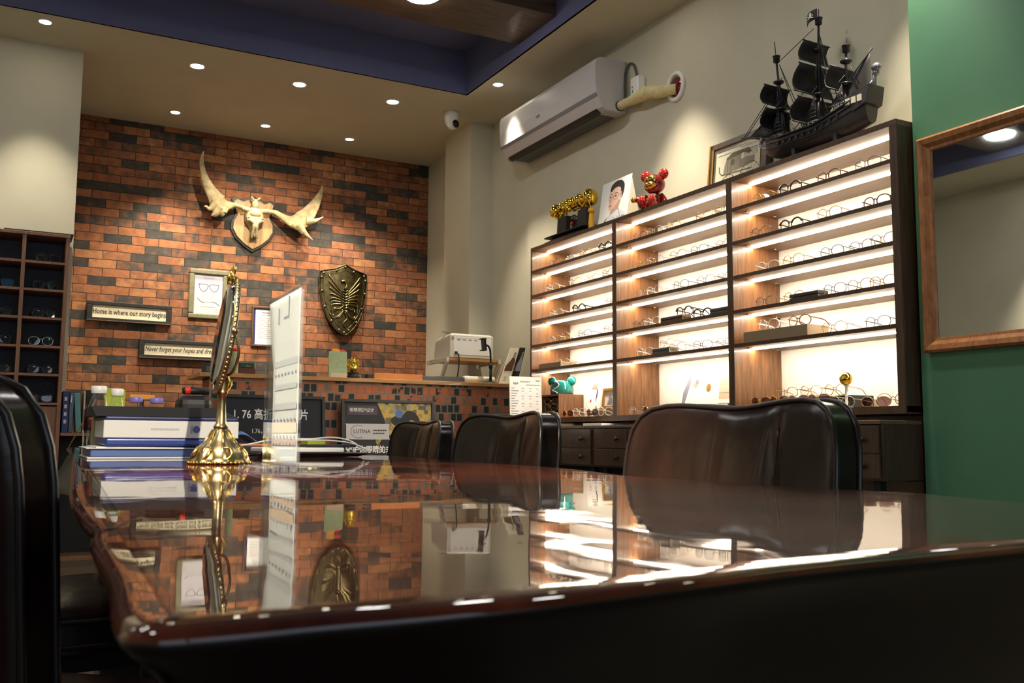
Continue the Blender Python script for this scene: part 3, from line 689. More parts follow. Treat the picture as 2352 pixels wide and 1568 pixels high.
p.m = 2; p.poly(smooth2([(-.062, .245), (-.066, .19), (-.062, .155), (-.052, .125), (-.035, .117), (.0, .128), (.045, .16), (.066, .20), (.070, .25), (.02, .285), (-.04, .28)], 4), y-.0006)
p.m = 3; p.ell(.078, .205, .013, .022, y-.0007)
p.m = 4; p.poly(smooth2([(-.06, .255), (-.05, .29), (.0, .312), (.06, .305), (.098, .27), (.10, .225), (.086, .19), (.078, .225), (.066, .225), (.058, .255), (.02, .268), (-.02, .262), (-.045, .245)], 4), y-.0009)
p.m = 4; p.line([(-.058, .226), (-.035, .229)], .005, y-.0011); p.line([(-.005, .229), (.03, .226)], .005, y-.0011)
p.ell(-.047, .208, .009, .005, y-.0011); p.ell(.012, .208, .010, .005, y-.0011)
p.m = 3; p.poly([(-.036, .21), (-.034, .17), (-.048, .168)], y-.0011)
p.m = 6; p.ell(-.040, .147, .018, .006, y-.0012)
p.m = 5
for cx in (-.045, .014):
    P = [(cx+.026*math.cos(2*PI*i/18), .206+.022*math.sin(2*PI*i/18)) for i in range(19)]; p.line(P, .0028, y-.0014)
p.line([(-.02, .212), (-.012, .212)], .003, y-.0014); p.line([(.04, .21), (.07, .215)], .003, y-.0014)
p.build('portrait', [M['paper'], M['shirt'], M['skin'], M['skin2'], M['hair'], M['slate'], M['lips']], c, recalc=False)
# seated toy bear
t = thing('toy_bear', 'glossy red and gold seated toy bear on the middle cabinet', 'toy', (3.40, 4.575, TOPZ), R90+.45)
MB().lathe([(.001, .005), (.05, .006), (.058, .03), (.052, .075), (.034, .105), (.001, .108)], 24).build('body', M['darkred'], t)
MB().ball((0, -.040, .060), (.036, .022, .026), 14, 10).build('belly_plate', M['gold'], t)
MB().ball((0, -.032, .090), (.030, .014, .014), 14, 8).build('chest_plate', M['white'], t)
hd = MB().ball((0, 0, .165), (.068, .060, .062), 24, 16).build('head', M['darkred'], t)
MB().ball((-.004, -.042, .190), (.042, .024, .024), 16, 10).build('brow_plate', M['gold'], hd)
MB().ball((-.004, -.048, .152), (.040, .028, .024), 16, 10).build('muzzle', M['gold'], hd)
for sg in (-1, 1):
    e = MB().ball((sg*.060, .004, .224), (.034, .018, .034), 16, 10).build('ear', M['red'], t)
    MB().lathe([(.016, 0), (.022, -.06), (.024, -.085)], 16, (sg*.034, -.01, .026), 'y').ball((sg*.034, -.100, .040), (.026, .026, .040), 16, 12).build('leg', M['red'], t)
MB().tube(smooth_path([(-.045, -.01, .092), (-.066, -.03, .078), (-.10, -.05, .074)], 4), .017, 12).build('arm', M['darkred'], t)
MB().ball((-.112, -.055, .074), .018, 12, 8).build('hand', M['gold'], t)
MB().tube(smooth_path([(.045, .0, .095), (.070, -.005, .062), (.072, -.010, .030)], 4), .017, 12).build('arm', M['darkred'], t)
MB().ball((.070, -.012, .018), .017, 12, 8).build('hand', M['gold'], t)
# framed carriage print
t = thing('framed_picture', 'brown framed drawing of an old horse carriage leaning on the cream wall', 'picture frame', (3.55, 4.03, TOPZ), R90+.04)
W_, H_ = .46, .345; fr_rot = (-.10, 0, 0)
g = MB(); g.box(-W_/2, -W_/2+.03, 0, .03, 0, H_); g.box(W_/2-.045, W_/2, 0, .03, 0, H_); g.box(-W_/2, W_/2, 0, .03, H_-.035, H_); g.box(-W_/2, W_/2, 0, .03, 0, .03)
fo = g.build('frame', M['frame_brown'], t, rot=fr_rot, bevel=.004)
g = MB(); g.box(-W_/2-.003, -W_/2+.008, -.004, .0, 0, H_-.004); g.build('gilt_edge', M['gilt'], fo)
for q in ((-W_/2+.026, -W_/2+.034), (W_/2-.049, W_/2-.044)): MB().box(q[0], q[1], -.003, .001, .03, H_-.035).build('gilt_edge', M['gilt'], fo)
p = MB(); y = .012
p.m = 0; p.rect(-W_/2+.02, W_/2-.03, .02, H_-.02, y)
p.m = 1; p.poly([(-.12, .14), (.13, .165), (.13, .205), (.06, .21), (.02, .205), (.02, .245), (-.09, .245), (-.11, .20)], y-.0006)
p.m = 2; p.poly([(-.10, .235), (-.05, .262), (.08, .262), (.105, .235), (.085, .225), (.04, .242), (-.09, .226)], y-.0009)
p.line([(-.155, .20), (-.15, .165), (-.13, .145), (.11, .135)], .006, y-.001); p.line([(-.085, .245), (-.085, .15)], .004, y-.001); p.line([(-.06, .24), (-.06, .15)], .003, y-.001); p.line([(.02, .24), (.02, .16)], .003, y-.001)
p.ell(-.045, .205, .016, .02, y-.0011)
for i in range(4): p.line([(.05, .215+.012*i), (.145, .215+.012*i)], .0025, y-.001)
for x in (.05, .145): p.line([(x, .21), (x, .255)], .003, y-.001)
for cx, cz, R in ((-.075, .075, .062), (.095, .095, .080)):
    p.line([(cx+R*math.cos(2*PI*i/28), cz+R*math.sin(2*PI*i/28)) for i in range(29)], .0035, y-.001)
    for i in range(7): a = PI*i/7; p.line([(cx-R*math.cos(a), cz-R*math.sin(a)), (cx+R*math.cos(a), cz+R*math.sin(a))], .002, y-.0012)
    p.ell(cx, cz, .011, .011, y-.0013)
p.m = 3
for i, (a, bb) in enumerate(((-.17, .0), (-.165, .08), (.02, .15), (-.17, -.06), (.04, .16))): p.line([(a, .302-.012*i), (bb, .302-.012*i)], .003, y-.001)
p.build('print', [M['print_paper'], M['sepia_mid'], M['sepia'], M['ink_grey']], fo, recalc=False)

# ------------------------------------------------------------------ model ship (local -x is the bow)
t = thing('model_ship', 'black model pirate ship with three masts on the cabinet top', 'model ship', (3.43, 3.315, TOPZ), R90+.04)
t.scale = (.93, .95, .95)
def hull_sec(u):      # u 0 bow .. 1 stern : x, half width, keel z, deck z
    x = lerp(-.34, .37, u)
    wd = .068*min(1, (u/.22)**.6 if u > 0 else 0)*(1 if u < .7 else 1-.35*(u-.7)/.3)+.004
    keel = .055+.055*max(0, (.2-u)/.2)**2+.03*max(0, (u-.82)/.18)
    deck = .150+.035*max(0, (.25-u)/.25)**1.5+.085*max(0, (u-.55)/.45)**1.3
    return x, wd, keel, deck
def hull_pt(u, v):
    x, wd, k, d = hull_sec(u); a = (v-.5)*2   # -1..1 port to starboard
    s_ = math.copysign(abs(math.sin(a*PI/2))**.75, a); dd = 1-math.cos(a*PI/2)
    return (x, wd*s_*(1-.12*max(0, dd-.6)), k+(d-k)*dd**1.1)
hl = MB().grid(hull_pt, 28, 14)
hl.add([(hull_sec(i/28)[0], sg*hull_sec(i/28)[1]*.9, hull_sec(i/28)[3]-.006) for i in range(29) for sg in (-1, 1)], [(2*i, 2*i+1, 2*i+3, 2*i+2) for i in range(28)])
x, wd, k, d = hull_sec(1); hl.add([hull_pt(1, v/14) for v in range(15)], [list(range(15))])
hull = hl.build('hull', M['ship'], t)
r = MB()
for sg in (-1, 1):
    for dz, rr in ((0, .005), (-.022, .0035), (-.05, .003)):
        r.tube([(hull_sec(u/20)[0], sg*(hull_sec(u/20)[1]+.002)*(1 if dz > -.04 else .99), hull_sec(u/20)[3]+dz) for u in range(21)], rr, 6)
r.build('rail', M['ship'], hull)
g = MB()
for i in range(10):
    u = .22+.062*i; x, wd, k, d = hull_sec(u)
    for sg in (-1, 1): g.box(x-.008, x+.008, sg*wd-.004, sg*wd+.004, d-.042, d-.026)
g.build('gun_ports', M['black'], hull)
g = MB()
for i in range(22):
    u = .06+.042*i; x, wd, k, d = hull_sec(u)
    for sg in (-1, 1): g.ball((x, sg*wd, d+.008), .0045, 6, 4)
g.build('silver_studs', M['ship_hi'], hull)
g = MB(); g.box(.23, .365, -.058, .058, .20, .235); g.hexa([(.30, -.06, .15), (.385, -.06, .175), (.385, .06, .175), (.30, .06, .15), (.29, -.055, .245), (.405, -.055, .262), (.405, .055, .262), (.29, .055, .245)])
g.build('stern_castle', M['ship'], hull, bevel=.002)
g = MB()
for i in range(3):
    for sg in (-1, 1): g.box(.262+.036*i, .288+.036*i, sg*.0605-.002, sg*.0605+.002, .190, .222)
g.build('stern_windows', M['print_paper'], hull)
g = MB()
for sg in (-1, 1):
    g.tube([(.365, sg*.03, .25), (.392, 0, .30)], .006, 6)
g.ball((.405, 0, .352), (.026, .024, .022), 12, 8); g.ball((.402, 0, .325), (.018, .018, .014), 10, 8); g.tube([(.385, 0, .25), (.396, 0, .335)], [.016, .010], 8); g.build('lantern', M['ship_hi'], hull)
MB().tube([(-.31, 0, .185), (-.42, 0, .222), (-.53, 0, .250)], [.010, .007, .004], 8).build('bowsprit', M['ship'], t)
MB().tube(smooth_path([(-.30, 0, .13), (-.355, 0, .145), (-.385, 0, .17), (-.372, 0, .20)], 5), [.010]*6+[.008]*9+[.006], 8).ball((-.375, 0, .195), (.014, .012, .016), 8, 6).build('figurehead', M['ship_hi'], t)
# masts: x at deck, rake, heights of the tops, square sails
MASTS = [('fore', -.205, -.05, .60, [(.195, .125, .32, .13), (.345, .115, .455, .10)], .72), ('main', .03, .02, .70, [(.165, .16, .30, .14), (.325, .15, .475, .115), (.495, .115, .60, .085)], .78), ('mizzen', .205, .03, .49, [(.29, .115, .405, .09)], .60)]
rig = MB()
for nm, mx, rk, top, sails, spike in MASTS:
    m = MB(); X = lambda z: mx+rk*(z-.15)/.5
    m.tube([(X(.14), 0, .14), (X(.33), 0, .33)], .011, 10); m.tube([(X(.32), 0, .32), (X(top), 0, top)], [.008, .006], 8); m.tube([(X(top), 0, top), (X(spike), 0, spike)], .0025, 6)
    for z in (.325, top*.80 if nm != 'mizzen' else .44): 
        if z < top: m.lathe([(.014, z-.010), (.030, z), (.030, z+.006), (.010, z+.007)], 12, (X(z), 0, 0))
    m.lathe([(.010, top-.005), (.018, top), (.018, top+.028), (.022, top+.030), (.022, top+.034), (.001, top+.035)], 10, (X(top), 0, 0))
    mo = m.build('mast', M['ship'], t)
    for z0, wd, z1, bl in sails:
        def sp(u, v, z0=z0, z1=z1, wd=wd, bl=bl, mx=mx, rk=rk):
            z = lerp(z0, z1, v); xx = mx+rk*(z-.15)/.5-.014-bl*.72*math.sin(PI*min(1, max(0, v)))**.8*(1-(2*u-1)**2*.55)
            return (xx, (u-.5)*2*wd*lerp(1, .8, v), z)
        s_ = MB().grid(sp, 12, 10).build('sail', M['sail'], t); s_.modifiers.new('thickness', 'SOLIDIFY').thickness = .002
        for z, ww in ((z1, wd*.8), (z0, wd)): 
            MB().tube([(X(z)-.014, -ww*1.06, z+.003), (X(z)-.014, ww*1.06, z+.003)], [.004]*2, 6).build('yard', M['ship'], mo)
    for sg in (-1, 1):
        n = 5; lad = MB()
        for q in range(n):
            xx = mx-.03+.02*q; rig.tube([(xx, sg*.066, .160 if nm != 'mizzen' else .20), (X(.325), sg*.026, .325)], .0013, 4)
            if nm != 'mizzen': rig.tube([(X(.33)-.01+.005*q, sg*.026, .333), (X(top*.82), sg*.010, top*.80)], .001, 4)
        for q in range(6):
            z = .175+.023*q; ff = (z-.16)/.165; yy = sg*lerp(.066, .026, ff); lad.tube([(lerp(mx-.03, X(.325), ff), yy, z), (lerp(mx+.05, X(.325), ff), yy, z)], .0014, 4)
        de = MB()
        for q in range(10): de.ball((mx-.035+.011*q, sg*.068, .168 if nm != 'mizzen' else .21), .0035, 6, 4)
        for q in range(7): de.ball((X(.34)-.020+.006*q, sg*.027, .337+.004*q), .0028, 6, 4)
        lad.build('ratlines', M['ship_hi'], mo); de.build('silver_studs', M['ship_hi'], mo)
for a, b_ in (((-.22, 0, .60), (.02, 0, .69)), ((-.23, 0, .58), (-.07, .05, .16)), ((-.23, 0, .58), (-.03, -.05, .165)), ((.045, 0, .68), (.15, .05, .19)), ((.045, 0, .68), (.18, -.05, .20)), ((.05, 0, .50), (.13, .05, .19)), ((.215, 0, .48), (.30, .0, .30)),
              ((-.23, 0, .46), (-.50, 0, .243)), ((-.22, 0, .36), (-.47, 0, .235)), ((-.21, 0, .50), (-.515, 0, .247)), ((-.2, 0, .30), (.03, 0, .42)), ((-.18, 0, .16), (.02, 0, .30)), ((.05, 0, .33), (.19, 0, .29))):
    rig.tube([a, b_], .0022, 5)
rig.build('rigging', M['ship'], t)
def tri(nm, a, b_, c, m=M['sail']):
    s_ = MB(); A, B, C_ = Vector(a), Vector(b_), Vector(c)
    s_.grid(lambda u, v: A.lerp(B, u).lerp(C_, v)+Vector((0, .02*math.sin(PI*v)*math.sin(PI*u), 0)), 6, 6)
    o = s_.build(nm, m, t); o.modifiers.new('thickness', 'SOLIDIFY').thickness = .002; return o
tri('jib_sail', (-.46, 0, .235), (-.28, 0, .20), (-.225, 0, .37)); tri('jib_sail', (-.40, 0, .205), (-.26, 0, .19), (-.205, 0, .30))
lt = MB().grid(lambda u, v: (lerp(.12, .37, u), .01*math.sin(PI*u), lerp(.245, lerp(.245, .44, u), v) if True else 0), 8, 6).build('lateen_sail', M['sail'], t); lt.modifiers.new('thickness', 'SOLIDIFY').thickness = .002
MB().tube([(.10, 0, .235), (.385, 0, .455)], .004, 6).build('lateen_yard', M['ship'], t)
f = MB().grid(lambda u, v: (.045-.075*u, .008*math.sin(u*7), .735+.055*v+.008*math.sin(u*5)-.012*u), 10, 4).build('flag', M['sail'], t); f.modifiers.new('thickness', 'SOLIDIFY').thickness = .001
sk = MB(); y = -.012
sk.ell(.008, .766, .009, .010, y); sk.rect(.003, .013, .752, .760, y); sk.line([(-.012, .744), (.028, .760)], .004, y); sk.line([(-.012, .760), (.028, .744)], .004, y)
sk.build('skull_mark', M['paper'], f, recalc=False)
st = MB()
for x in (-.10, .18): st.box(x-.012, x+.012, -.05, .05, 0, .075)
st.box(-.13, .22, -.012, .012, 0, .018); st.build('stand', M['ship'], t, bevel=.002)
MB().box(-.02, .16, -.034, -.030, .020, .032).build('name_plate', M['print_paper'], t)

# ------------------------------------------------------------------ air conditioner
t = thing('air_conditioner', 'white wall air conditioner high on the cream side wall', 'air conditioner', (3.64, 6.60, 3.02), R90)
L_ = 1.40
prof = [(-.005, 0), (-.165, 0), (-.20, .02), (-.235, .085), (-.25, .11), (-.262, .20), (-.262, .315), (-.25, .345), (-.22, .365), (-.005, .37)]
MB().add([(0, y, z) for y, z in prof]+[(L_, y, z) for y, z in prof], [list(range(10)), list(range(19, 9, -1))]+[(i, (i+1) % 10, (i+1) % 10+10, i+10) for i in range(10)]).build('body', M['ac_white'], t, bevel=.008)
b = MB(); b.add([(x, y, z) for x in (.001, L_-.001) for y, z in ((-.2395, .088), (-.2545, .108), (-.2525, .112), (-.2375, .091))], [(0,1,2,3), (7,6,5,4), (0,4,5,1), (1,5,6,2), (2,6,7,3), (3,7,4,0)]); b.build('panel_seam', M['ink_grey'], t)
MB().hexa([(.05, -.19, .0), (L_-.07, -.19, .0), (L_-.07, -.165, -.004), (.05, -.165, -.004), (.05, -.206, .022), (L_-.07, -.206, .022), (L_-.07, -.203, .024), (.05, -.203, .024)]).build('outlet_slot', M['black'], t)
MB().box(.08, L_-.10, -.16, -.03, -.006, -.001).build('underside_louver', M['cord'], t, bevel=.003)
MB().box(.60, .65, -.2635, -.2622, .17, .185).build('badge', M['ink_grey'], t)
MB().lathe([(.035, 0), (.035, .012), (.001, .013)], 16, (L_-.005, -.06, .045), 'x').build('side_opening', M['black'], t)
MB().tube(smooth_path([(L_+.012, -.06, .045), (L_+.02, -.03, .10), (L_+.005, -.02, .20), (L_+.01, -.015, .29), (L_+.05, -.012, .335), (L_+.105, -.012, .30), (L_+.135, -.012, .215)], 6), .008, 8).build('power_cord', M['cord'], t)
t2 = thing('power_plug', 'white plug adapter on the wall beside the air conditioner pipe', 'plug', (3.64, 5.03, 3.12), R90)
MB().box(-.045, .045, -.060, -.001, -.06, .095).build('body', M['white'], t2, bevel=.008)
b = MB(); b.box(-.028, -.016, -.0615, -.0602, .02, .034); b.build('red_mark', M['redled'], t2); MB().box(-.024, -.012, -.0615, -.0602, -.012, .008).build('green_mark', M['green'], t2)
t3 = thing('pipe', 'pale taped air conditioner pipe running into the wall sleeve', 'pipe', (3.64, 5.19, 3.05), R90)
MB().tube(smooth_path([(-.01, -.06, .015), (.10, -.065, .01), (.22, -.075, -.005), (.32, -.075, .0), (.42, -.055, -.025), (.50, -.03, -.035), (.535, -.004, -.035)], 6), [.030]*8+[.034]*6+[.042]*8+[.040]*6+[.034]*9, 14).build('wrapped_hose', M['foam'], t3)
MB().tube([(.075*math.cos(2*PI*i/30)+.535, -.008, .085*math.sin(2*PI*i/30)-.02) for i in range(30)], .014, 8, True).build('wall_sleeve', M['white'], t3)
MB().lathe([(.062, -.004), (.062, -.002)], 24, (.535, 0, -.02), 'y').build('sleeve_hole', M['darkred'], t3)

# ------------------------------------------------------------------ security camera
t = thing('security_camera', 'white dome security camera under the ceiling by the corner pilaster', 'security camera', (3.20, 7.14, CZ), .25)
MB().lathe([(.060, 0), (.062, -.006), (.060, -.05), (.054, -.085), (.046, -.105), (.001, -.108)], 24).build('housing', M['white'], t)
MB().ball((0, -.012, -.100), .048, 20, 14).build('eye_shell', M['white'], t)
MB().lathe([(.034, -.046), (.034, -.052), (.028, -.058), (.001, -.060)], 20, (0, -.01, -.108), 'y').build('lens', M['blackgloss'], t)
b = MB(); b.tube([(.038*math.cos(a), -.0485+.0, -.070+.012*math.sin(a)) for a in [PI*(.15+.7*i/10) for i in range(11)]], .0022, 6); b.build('seam', M['cord'], t)

# ------------------------------------------------------------------ framed mirror on the green wall
t = thing('wall_mirror', 'large wall mirror in an orange-brown wooden frame on the green wall', 'mirror', (3.373, 2.66, 1.17), R90)
W_, H_ = 1.25, .905
def mold(bm, x0, z0, x1, z1):   # frame with a stepped, sloping profile: outer edge to inner edge
    P = [(0, 0), (0, -.030), (.010, -.038), (.030, -.034), (.046, -.022), (.058, -.020), (.062, -.004), (.062, 0)]
    ring = lambda d, y: [(x0+d, y, z0+d), (x1-d, y, z0+d), (x1-d, y, z1-d), (x0+d, y, z1-d)]
    b0 = len(bm.v)
    for d, y in P: bm.v += ring(d, y)
    for i in range(len(P)-1):
        for k in range(4): bm.face([b0+i*4+k, b0+i*4+(k+1) % 4, b0+(i+1)*4+(k+1) % 4, b0+(i+1)*4+k])
    return bm
mold(MB(), 0, 0, W_, H_).build('frame', M['frame_wood'], t)
MB().box(.055, W_-.055, -.012, -.002, .055, H_-.055).build('glass', M['mirror'], t)

# ------------------------------------------------------------------ things on the brick wall (plane y = 8.70)
BY = 8.698
t = thing('skull_mount', 'moose skull with broad antlers on a wooden shield plaque, on the brick wall', 'trophy', (1.915, BY, 2.72))
out = [(-.19, .235), (-.155, .262), (-.10, .238), (-.06, .262), (0, .27), (.06, .262), (.10, .238), (.155, .262), (.19, .235), (.168, .16), (.150, .11), (.185, .04), (.188, -.03), (.15, -.10), (.08, -.165), (0, -.215), (-.08, -.165), (-.15, -.10), (-.188, -.03), (-.185, .04), (-.150, .11), (-.168, .16)]
sc = lambda P, q: [(x*q, z*q+.02*(1-q)) for x, z in P]
MB().prism(sc(out, 1.06), -.016, 0).build('plaque_rim', M['frame_black'], t, bevel=.004)
MB().prism(sc(out, .955), -.030, -.0162).build('plaque', M['plaque'], t, bevel=.006)
prof = [(.215, .024, .045), (.185, .034, .065), (.160, .046, .075), (.146, .078, .082), (.125, .086, .090), (.09, .088, .088), (.05, .082, .086), (.02, .062, .085), (-.008, .042, .080), (-.045, .033, .074), (-.08, .032, .064), (-.098, .026, .052)]
def skull(u, v):
    i = min(int(v*(len(prof)-1)), len(prof)-2); f = v*(len(prof)-1)-i
    z, hw, dp = (lerp(prof[i][k], prof[i+1][k], f) for k in range(3)); a = -PI*u
    return (hw*math.cos(a), -.030-dp*abs(math.sin(a))**.7, z)
sk = MB().grid(skull, 20, 44); so = sk.build('skull', M['bone'], t)
MB().ball((0, -.108, .105), (.050, .016, .026), 14, 8).build('brow_stain', M['socket'], so)
for sg in (-1, 1):
    MB().ball((sg*.060, -.097, .066), (.020, .018, .018), 14, 10).build('eye_socket', M['socket'], so)
    MB().ball((sg*.062, -.114, .066), .007, 8, 6).build('eye_hole_shade', M['ink'], so)  # dark ball standing in for the shade inside the eye hole
    MB().tube(smooth_path([(sg*.068, -.098, .048), (sg*.040, -.116, .045), (sg*.016, -.118, .018), (sg*.014, -.112, -.03), (sg*.019, -.096, -.075), (sg*.022, -.078, -.112)], 4), [.016]*4+[.020]*4+[.017]*4+[.013]*4+[.012]*4+[.006], 10).build('nose_bone', M['bone'], so)
MB().ball((0, -.094, -.085), (.009, .014, .024), 10, 8).build('nasal_cavity', M['socket'], so)
cr = MB(); cr.ball((0, -.078, .200), (.032, .034, .055), 14, 10)
for sg in (-1, 1): cr.tube([(sg*.010, -.085, .235), (sg*.040, -.092, .268)], [.015, .008], 8); cr.tube([(sg*.03, -.085, .140), (sg*.085, -.085, .148), (sg*.115, -.083, .152)], [.024, .022, .025], 10)
cr.build('crown_bone', M['bone'], so)
MB().lathe([(.008, 0), (.014, -.006), (.001, -.014)], 12, (0, -.028, .275), 'y').build('hanging_screw', M['chrome'], t)
def palm(name, spine, tines):   # flattened antler blade: spine (x, y, z, half-width, half-thickness)
    P = smooth_path([q[:3] for q in spine], 6); n = len(P)
    W = [q.x for q in smooth_path([(q[3], 0, 0) for q in spine], 6)]; T = [q.x for q in smooth_path([(q[4], 0, 0) for q in spine], 6)]
    b = MB()
    def fn(u, v):
        i = min(n-1, int(round(v*(n-1)))); d = (P[min(i+1, n-1)]-P[max(i-1, 0)]).normalized(); side = d.cross(Vector((0, 1, 0))).normalized()
        a = 2*PI*u; return P[i]+side*W[i]*math.cos(a)+Vector((0, 1, 0))*T[i]*math.sin(a)
    b.grid(fn, 14, n-1, True)
    for tn in tines: 
        sp_ = smooth_path([q[:3] for q in tn], 5); rr = [q.x for q in smooth_path([(q[3], 0, 0) for q in tn], 5)]
        b.tube(sp_, rr, 8)
    return b.build(name, M['antler'], t)
palm('antler', [(-.10, -.08, .155, .020, .020), (-.18, -.10, .17, .022, .020), (-.26, -.12, .155, .045, .018), (-.325, -.135, .165, .082, .014), (-.385, -.14, .235, .060, .014), (-.44, -.14, .325, .042, .013), (-.478, -.13, .43, .026, .012), (-.492, -.12, .53, .018, .011), (-.480, -.12, .62, .006, .006)],
     [[(-.36, -.14, .15, .05), (-.41, -.15, .10, .022), (-.445, -.155, .115, .010), (-.462, -.155, .108, .004)], [(-.33, -.135, .12, .055), (-.365, -.145, .06, .032), (-.395, -.15, .040, .006)], [(-.29, -.13, .12, .045), (-.30, -.142, .07, .035), (-.285, -.148, .055, .012)], [(-.44, -.14, .30, .02), (-.468, -.14, .31, .006)]])
palm('antler', [(.10, -.08, .150, .020, .020), (.18, -.10, .145, .024, .020), (.26, -.12, .10, .034, .018), (.33, -.135, .075, .058, .015), (.405, -.14, .09, .082, .013), (.475, -.14, .16, .070, .013), (.545, -.13, .27, .046, .012), (.595, -.12, .38, .022, .010), (.608, -.12, .45, .005, .005)],
     [[(.46, -.14, .09, .045), (.54, -.15, .10, .022), (.615, -.155, .145, .004)], [(.38, -.14, .05, .05), (.45, -.15, -.03, .024), (.52, -.155, -.085, .004)], [(.33, -.135, .05, .04), (.40, -.15, .0, .02), (.42, -.15, -.04, .006)], [(.59, -.12, .35, .012), (.612, -.13, .345, .004)]])

# bronze shield
t = thing('shield', 'bronze knight shield with embossed eagle hanging on the brick wall', 'shield', (2.785, BY, 2.115))
half = smooth2([(0, .335), (.09, .292), (.215, .262), (.232, .22), (.228, .08), (.195, -.08), (.13, -.225), (.05, -.315), (0, -.34)], 6, False)
out = half+[(-x, z) for x, z in half[::-1]][1:-1]
N = len(out)
def dish(q, z0, bm, d=0):
    return [(x*q, z0-.060*(1-min(1, (abs(x*q)/.235)**2))-.0, z*q+.0) for x, z in out]
b = MB(); rings = [dish(q, -.012, b) for q in (1, .94, .9, .8, .65, .5, .3, .12)]
for r_ in rings: b.v += r_
b.smooth = True
for i in range(len(rings)-1):
    for k in range(N): b.face([i*N+k, i*N+(k+1) % N, (i+1)*N+(k+1) % N, (i+1)*N+k])
b.face([(len(rings)-1)*N+k for k in range(N)])
b.smooth = False; nb = len(b.v); b.v += [(x, 0, z) for x, z in out]
for k in range(N): b.face([k, (k+1) % N, nb+(k+1) % N, nb+k])
po = b.build('plate', M['bronze'], t)
MB().tube([(x, -.016-.060*(1-min(1, (abs(x)/.235)**2)), z) for x, z in out], .006, 6, True).build('rim', M['bronze'], t)
MB().tube([(p[0], p[1]-.001, p[2]) for p in dish(.86, -.012, b)], .003, 6, True).build('inner_bead', M['bronze'], t)
for k in range(16):
    p = dish(.93, -.014, b)[int(k*N/16)]; MB().ball((p[0], p[1]-.003, p[2]), (.013, .011, .013), 10, 8).build('rivet', M['brass'], t)
e = MB(); dy = lambda x: -.020-.060*(1-min(1, (abs(x)/.235)**2))
def stroke(pts, r): e.tube(smooth_path([(x*1.25, dy(x*1.25)-.002, z*1.2) for x, z in pts], 4), r*1.25, 6)
for sg in (-1, 1):
    for i in range(7): stroke([(sg*.02, .05-.015*i), (sg*(.075+.004*i), .12-.028*i), (sg*(.125-.004*i), .19-.05*i)], .006)
    for i in range(4): stroke([(sg*.01, -.09), (sg*(.03+.015*i), -.13-.008*i), (sg*(.05+.02*i), -.15+.012*i)], .005)
    stroke([(sg*.01, -.05), (sg*.045, -.08), (sg*.08, -.075), (sg*.075, -.10)], .006)
for i in range(8): stroke([(-.02, .07-.022*i), (0, .06-.022*i), (.02, .07-.022*i)], .0055)
stroke([(0, .08), (.012, .12), (-.005, .145), (-.03, .14)], .011); stroke([(0, -.10), (.02, -.15), (-.01, -.19), (.01, -.225)], .006)
e.build('eagle_relief', M['relief'], po)

# framed sayings, chart and certificate
def sign_frame(label, x0, x1, z0, z1, dz, s, size, sx, shear, tl):
    t = thing('framed_sign', label, 'sign', ((x0+x1)/2, BY, (z0+z1)/2), 0, 'framed sayings'); t.rotation_euler = (0, tl, 0)
    W_, H_ = (x1-x0)/2, (z1-z0)/2; g = MB()
    g.box(-W_, W_, -.035, 0, H_-.032, H_); g.box(-W_, W_, -.035, 0, -H_, -H_+.032); g.box(-W_, -W_+.045, -.035, 0, -H_+.032, H_-.032); g.box(W_-.045, W_, -.035, 0, -H_+.032, H_-.032)
    fo = g.build('frame', M['frame_black'], t, bevel=.004)
    b = MB(); b.box(-W_, W_, -.052, -.0352, -H_, -H_+.010); b.build('ledge', M['frame_brown'], fo, bevel=.002)
    MB().box(-W_+.045, W_-.045, -.014, -.006, -H_+.032, H_-.032).build('sign_board', M['paper_cream'], t)
    text(s, size, M['ink'], t, (0, -.0146, 0), align='CENTER', sx=sx, shear=shear, bold=.0008)
sign_frame('black framed sign reading Home is where our story begins', .56, 1.24, 1.775, 1.945, 0, 'Home is where our story begins', .062, .72, 0, .005)
sign_frame('black framed sign reading Never forget your hopes and dreams', .985, 1.70, 1.480, 1.645, 0, 'Never forget your hopes and dreams', .060, .68, .25, .0)
t = thing('framed_picture', 'sage green frame with a drawing of two pairs of glasses on the brick wall', 'picture frame', (1.545, BY, 2.075))
W_, H_ = .168, .222; g = MB()
for q in ((-W_, W_, H_-.045, H_), (-W_, W_, -H_, -H_+.045), (-W_, -W_+.045, -H_+.045, H_-.045), (W_-.045, W_, -H_+.045, H_-.045)): g.box(q[0], q[1], -.03, 0, q[2], q[3])
g.build('frame', M['frame_sage'], t, bevel=.010)
p = MB(); y = -.010; p.m = 0; p.rect(-W_+.04, W_-.04, -H_+.04, H_-.04, y)
p.m = 1
for cx in (-.043, .048):
    P = smooth2([(cx-.036, .085), (cx+.034, .085), (cx+.03, .045), (cx, .025), (cx-.028, .045)], 4); p.line(P+[P[0]], .004, y-.0006)
p.line([(-.012, .07), (.0, .078), (.014, .07)], .004, y-.0006); p.line([(-.085, .092), (-.075, .085)], .005, y-.0006); p.line([(.082, .085), (.092, .092)], .005, y-.0006)
for sg in (-1, 1): p.line([(sg*.03, -.075), (sg*.06, -.07), (sg*.085, -.045), (sg*.095, -.035)] if sg < 0 else [(.03, -.07), (.06, -.07), (.09, -.09), (.10, -.10)], .004, y-.0006)
p.m = 2
p.line([(-.03, -.07), (.03, -.066)], .003, y-.0006)
for i in range(6): p.ell(-.05+.02*i, .02-.004*(i % 3), .005, .0025, y-.0006, 8)
p.line([(-.065, -.112), (.065, -.114)], .003, y-.0006); p.line([(-.04, .118), (.03, .118)], .0025, y-.0006)
P = [(.075+.012*math.cos(2*PI*i/14), -.145+.012*math.sin(2*PI*i/14)) for i in range(15)]; p.line(P, .003, y-.0007)
p.build('print', [M['paper_dim'], M['ink'], M['ink_grey']], t, recalc=False)
p = MB()
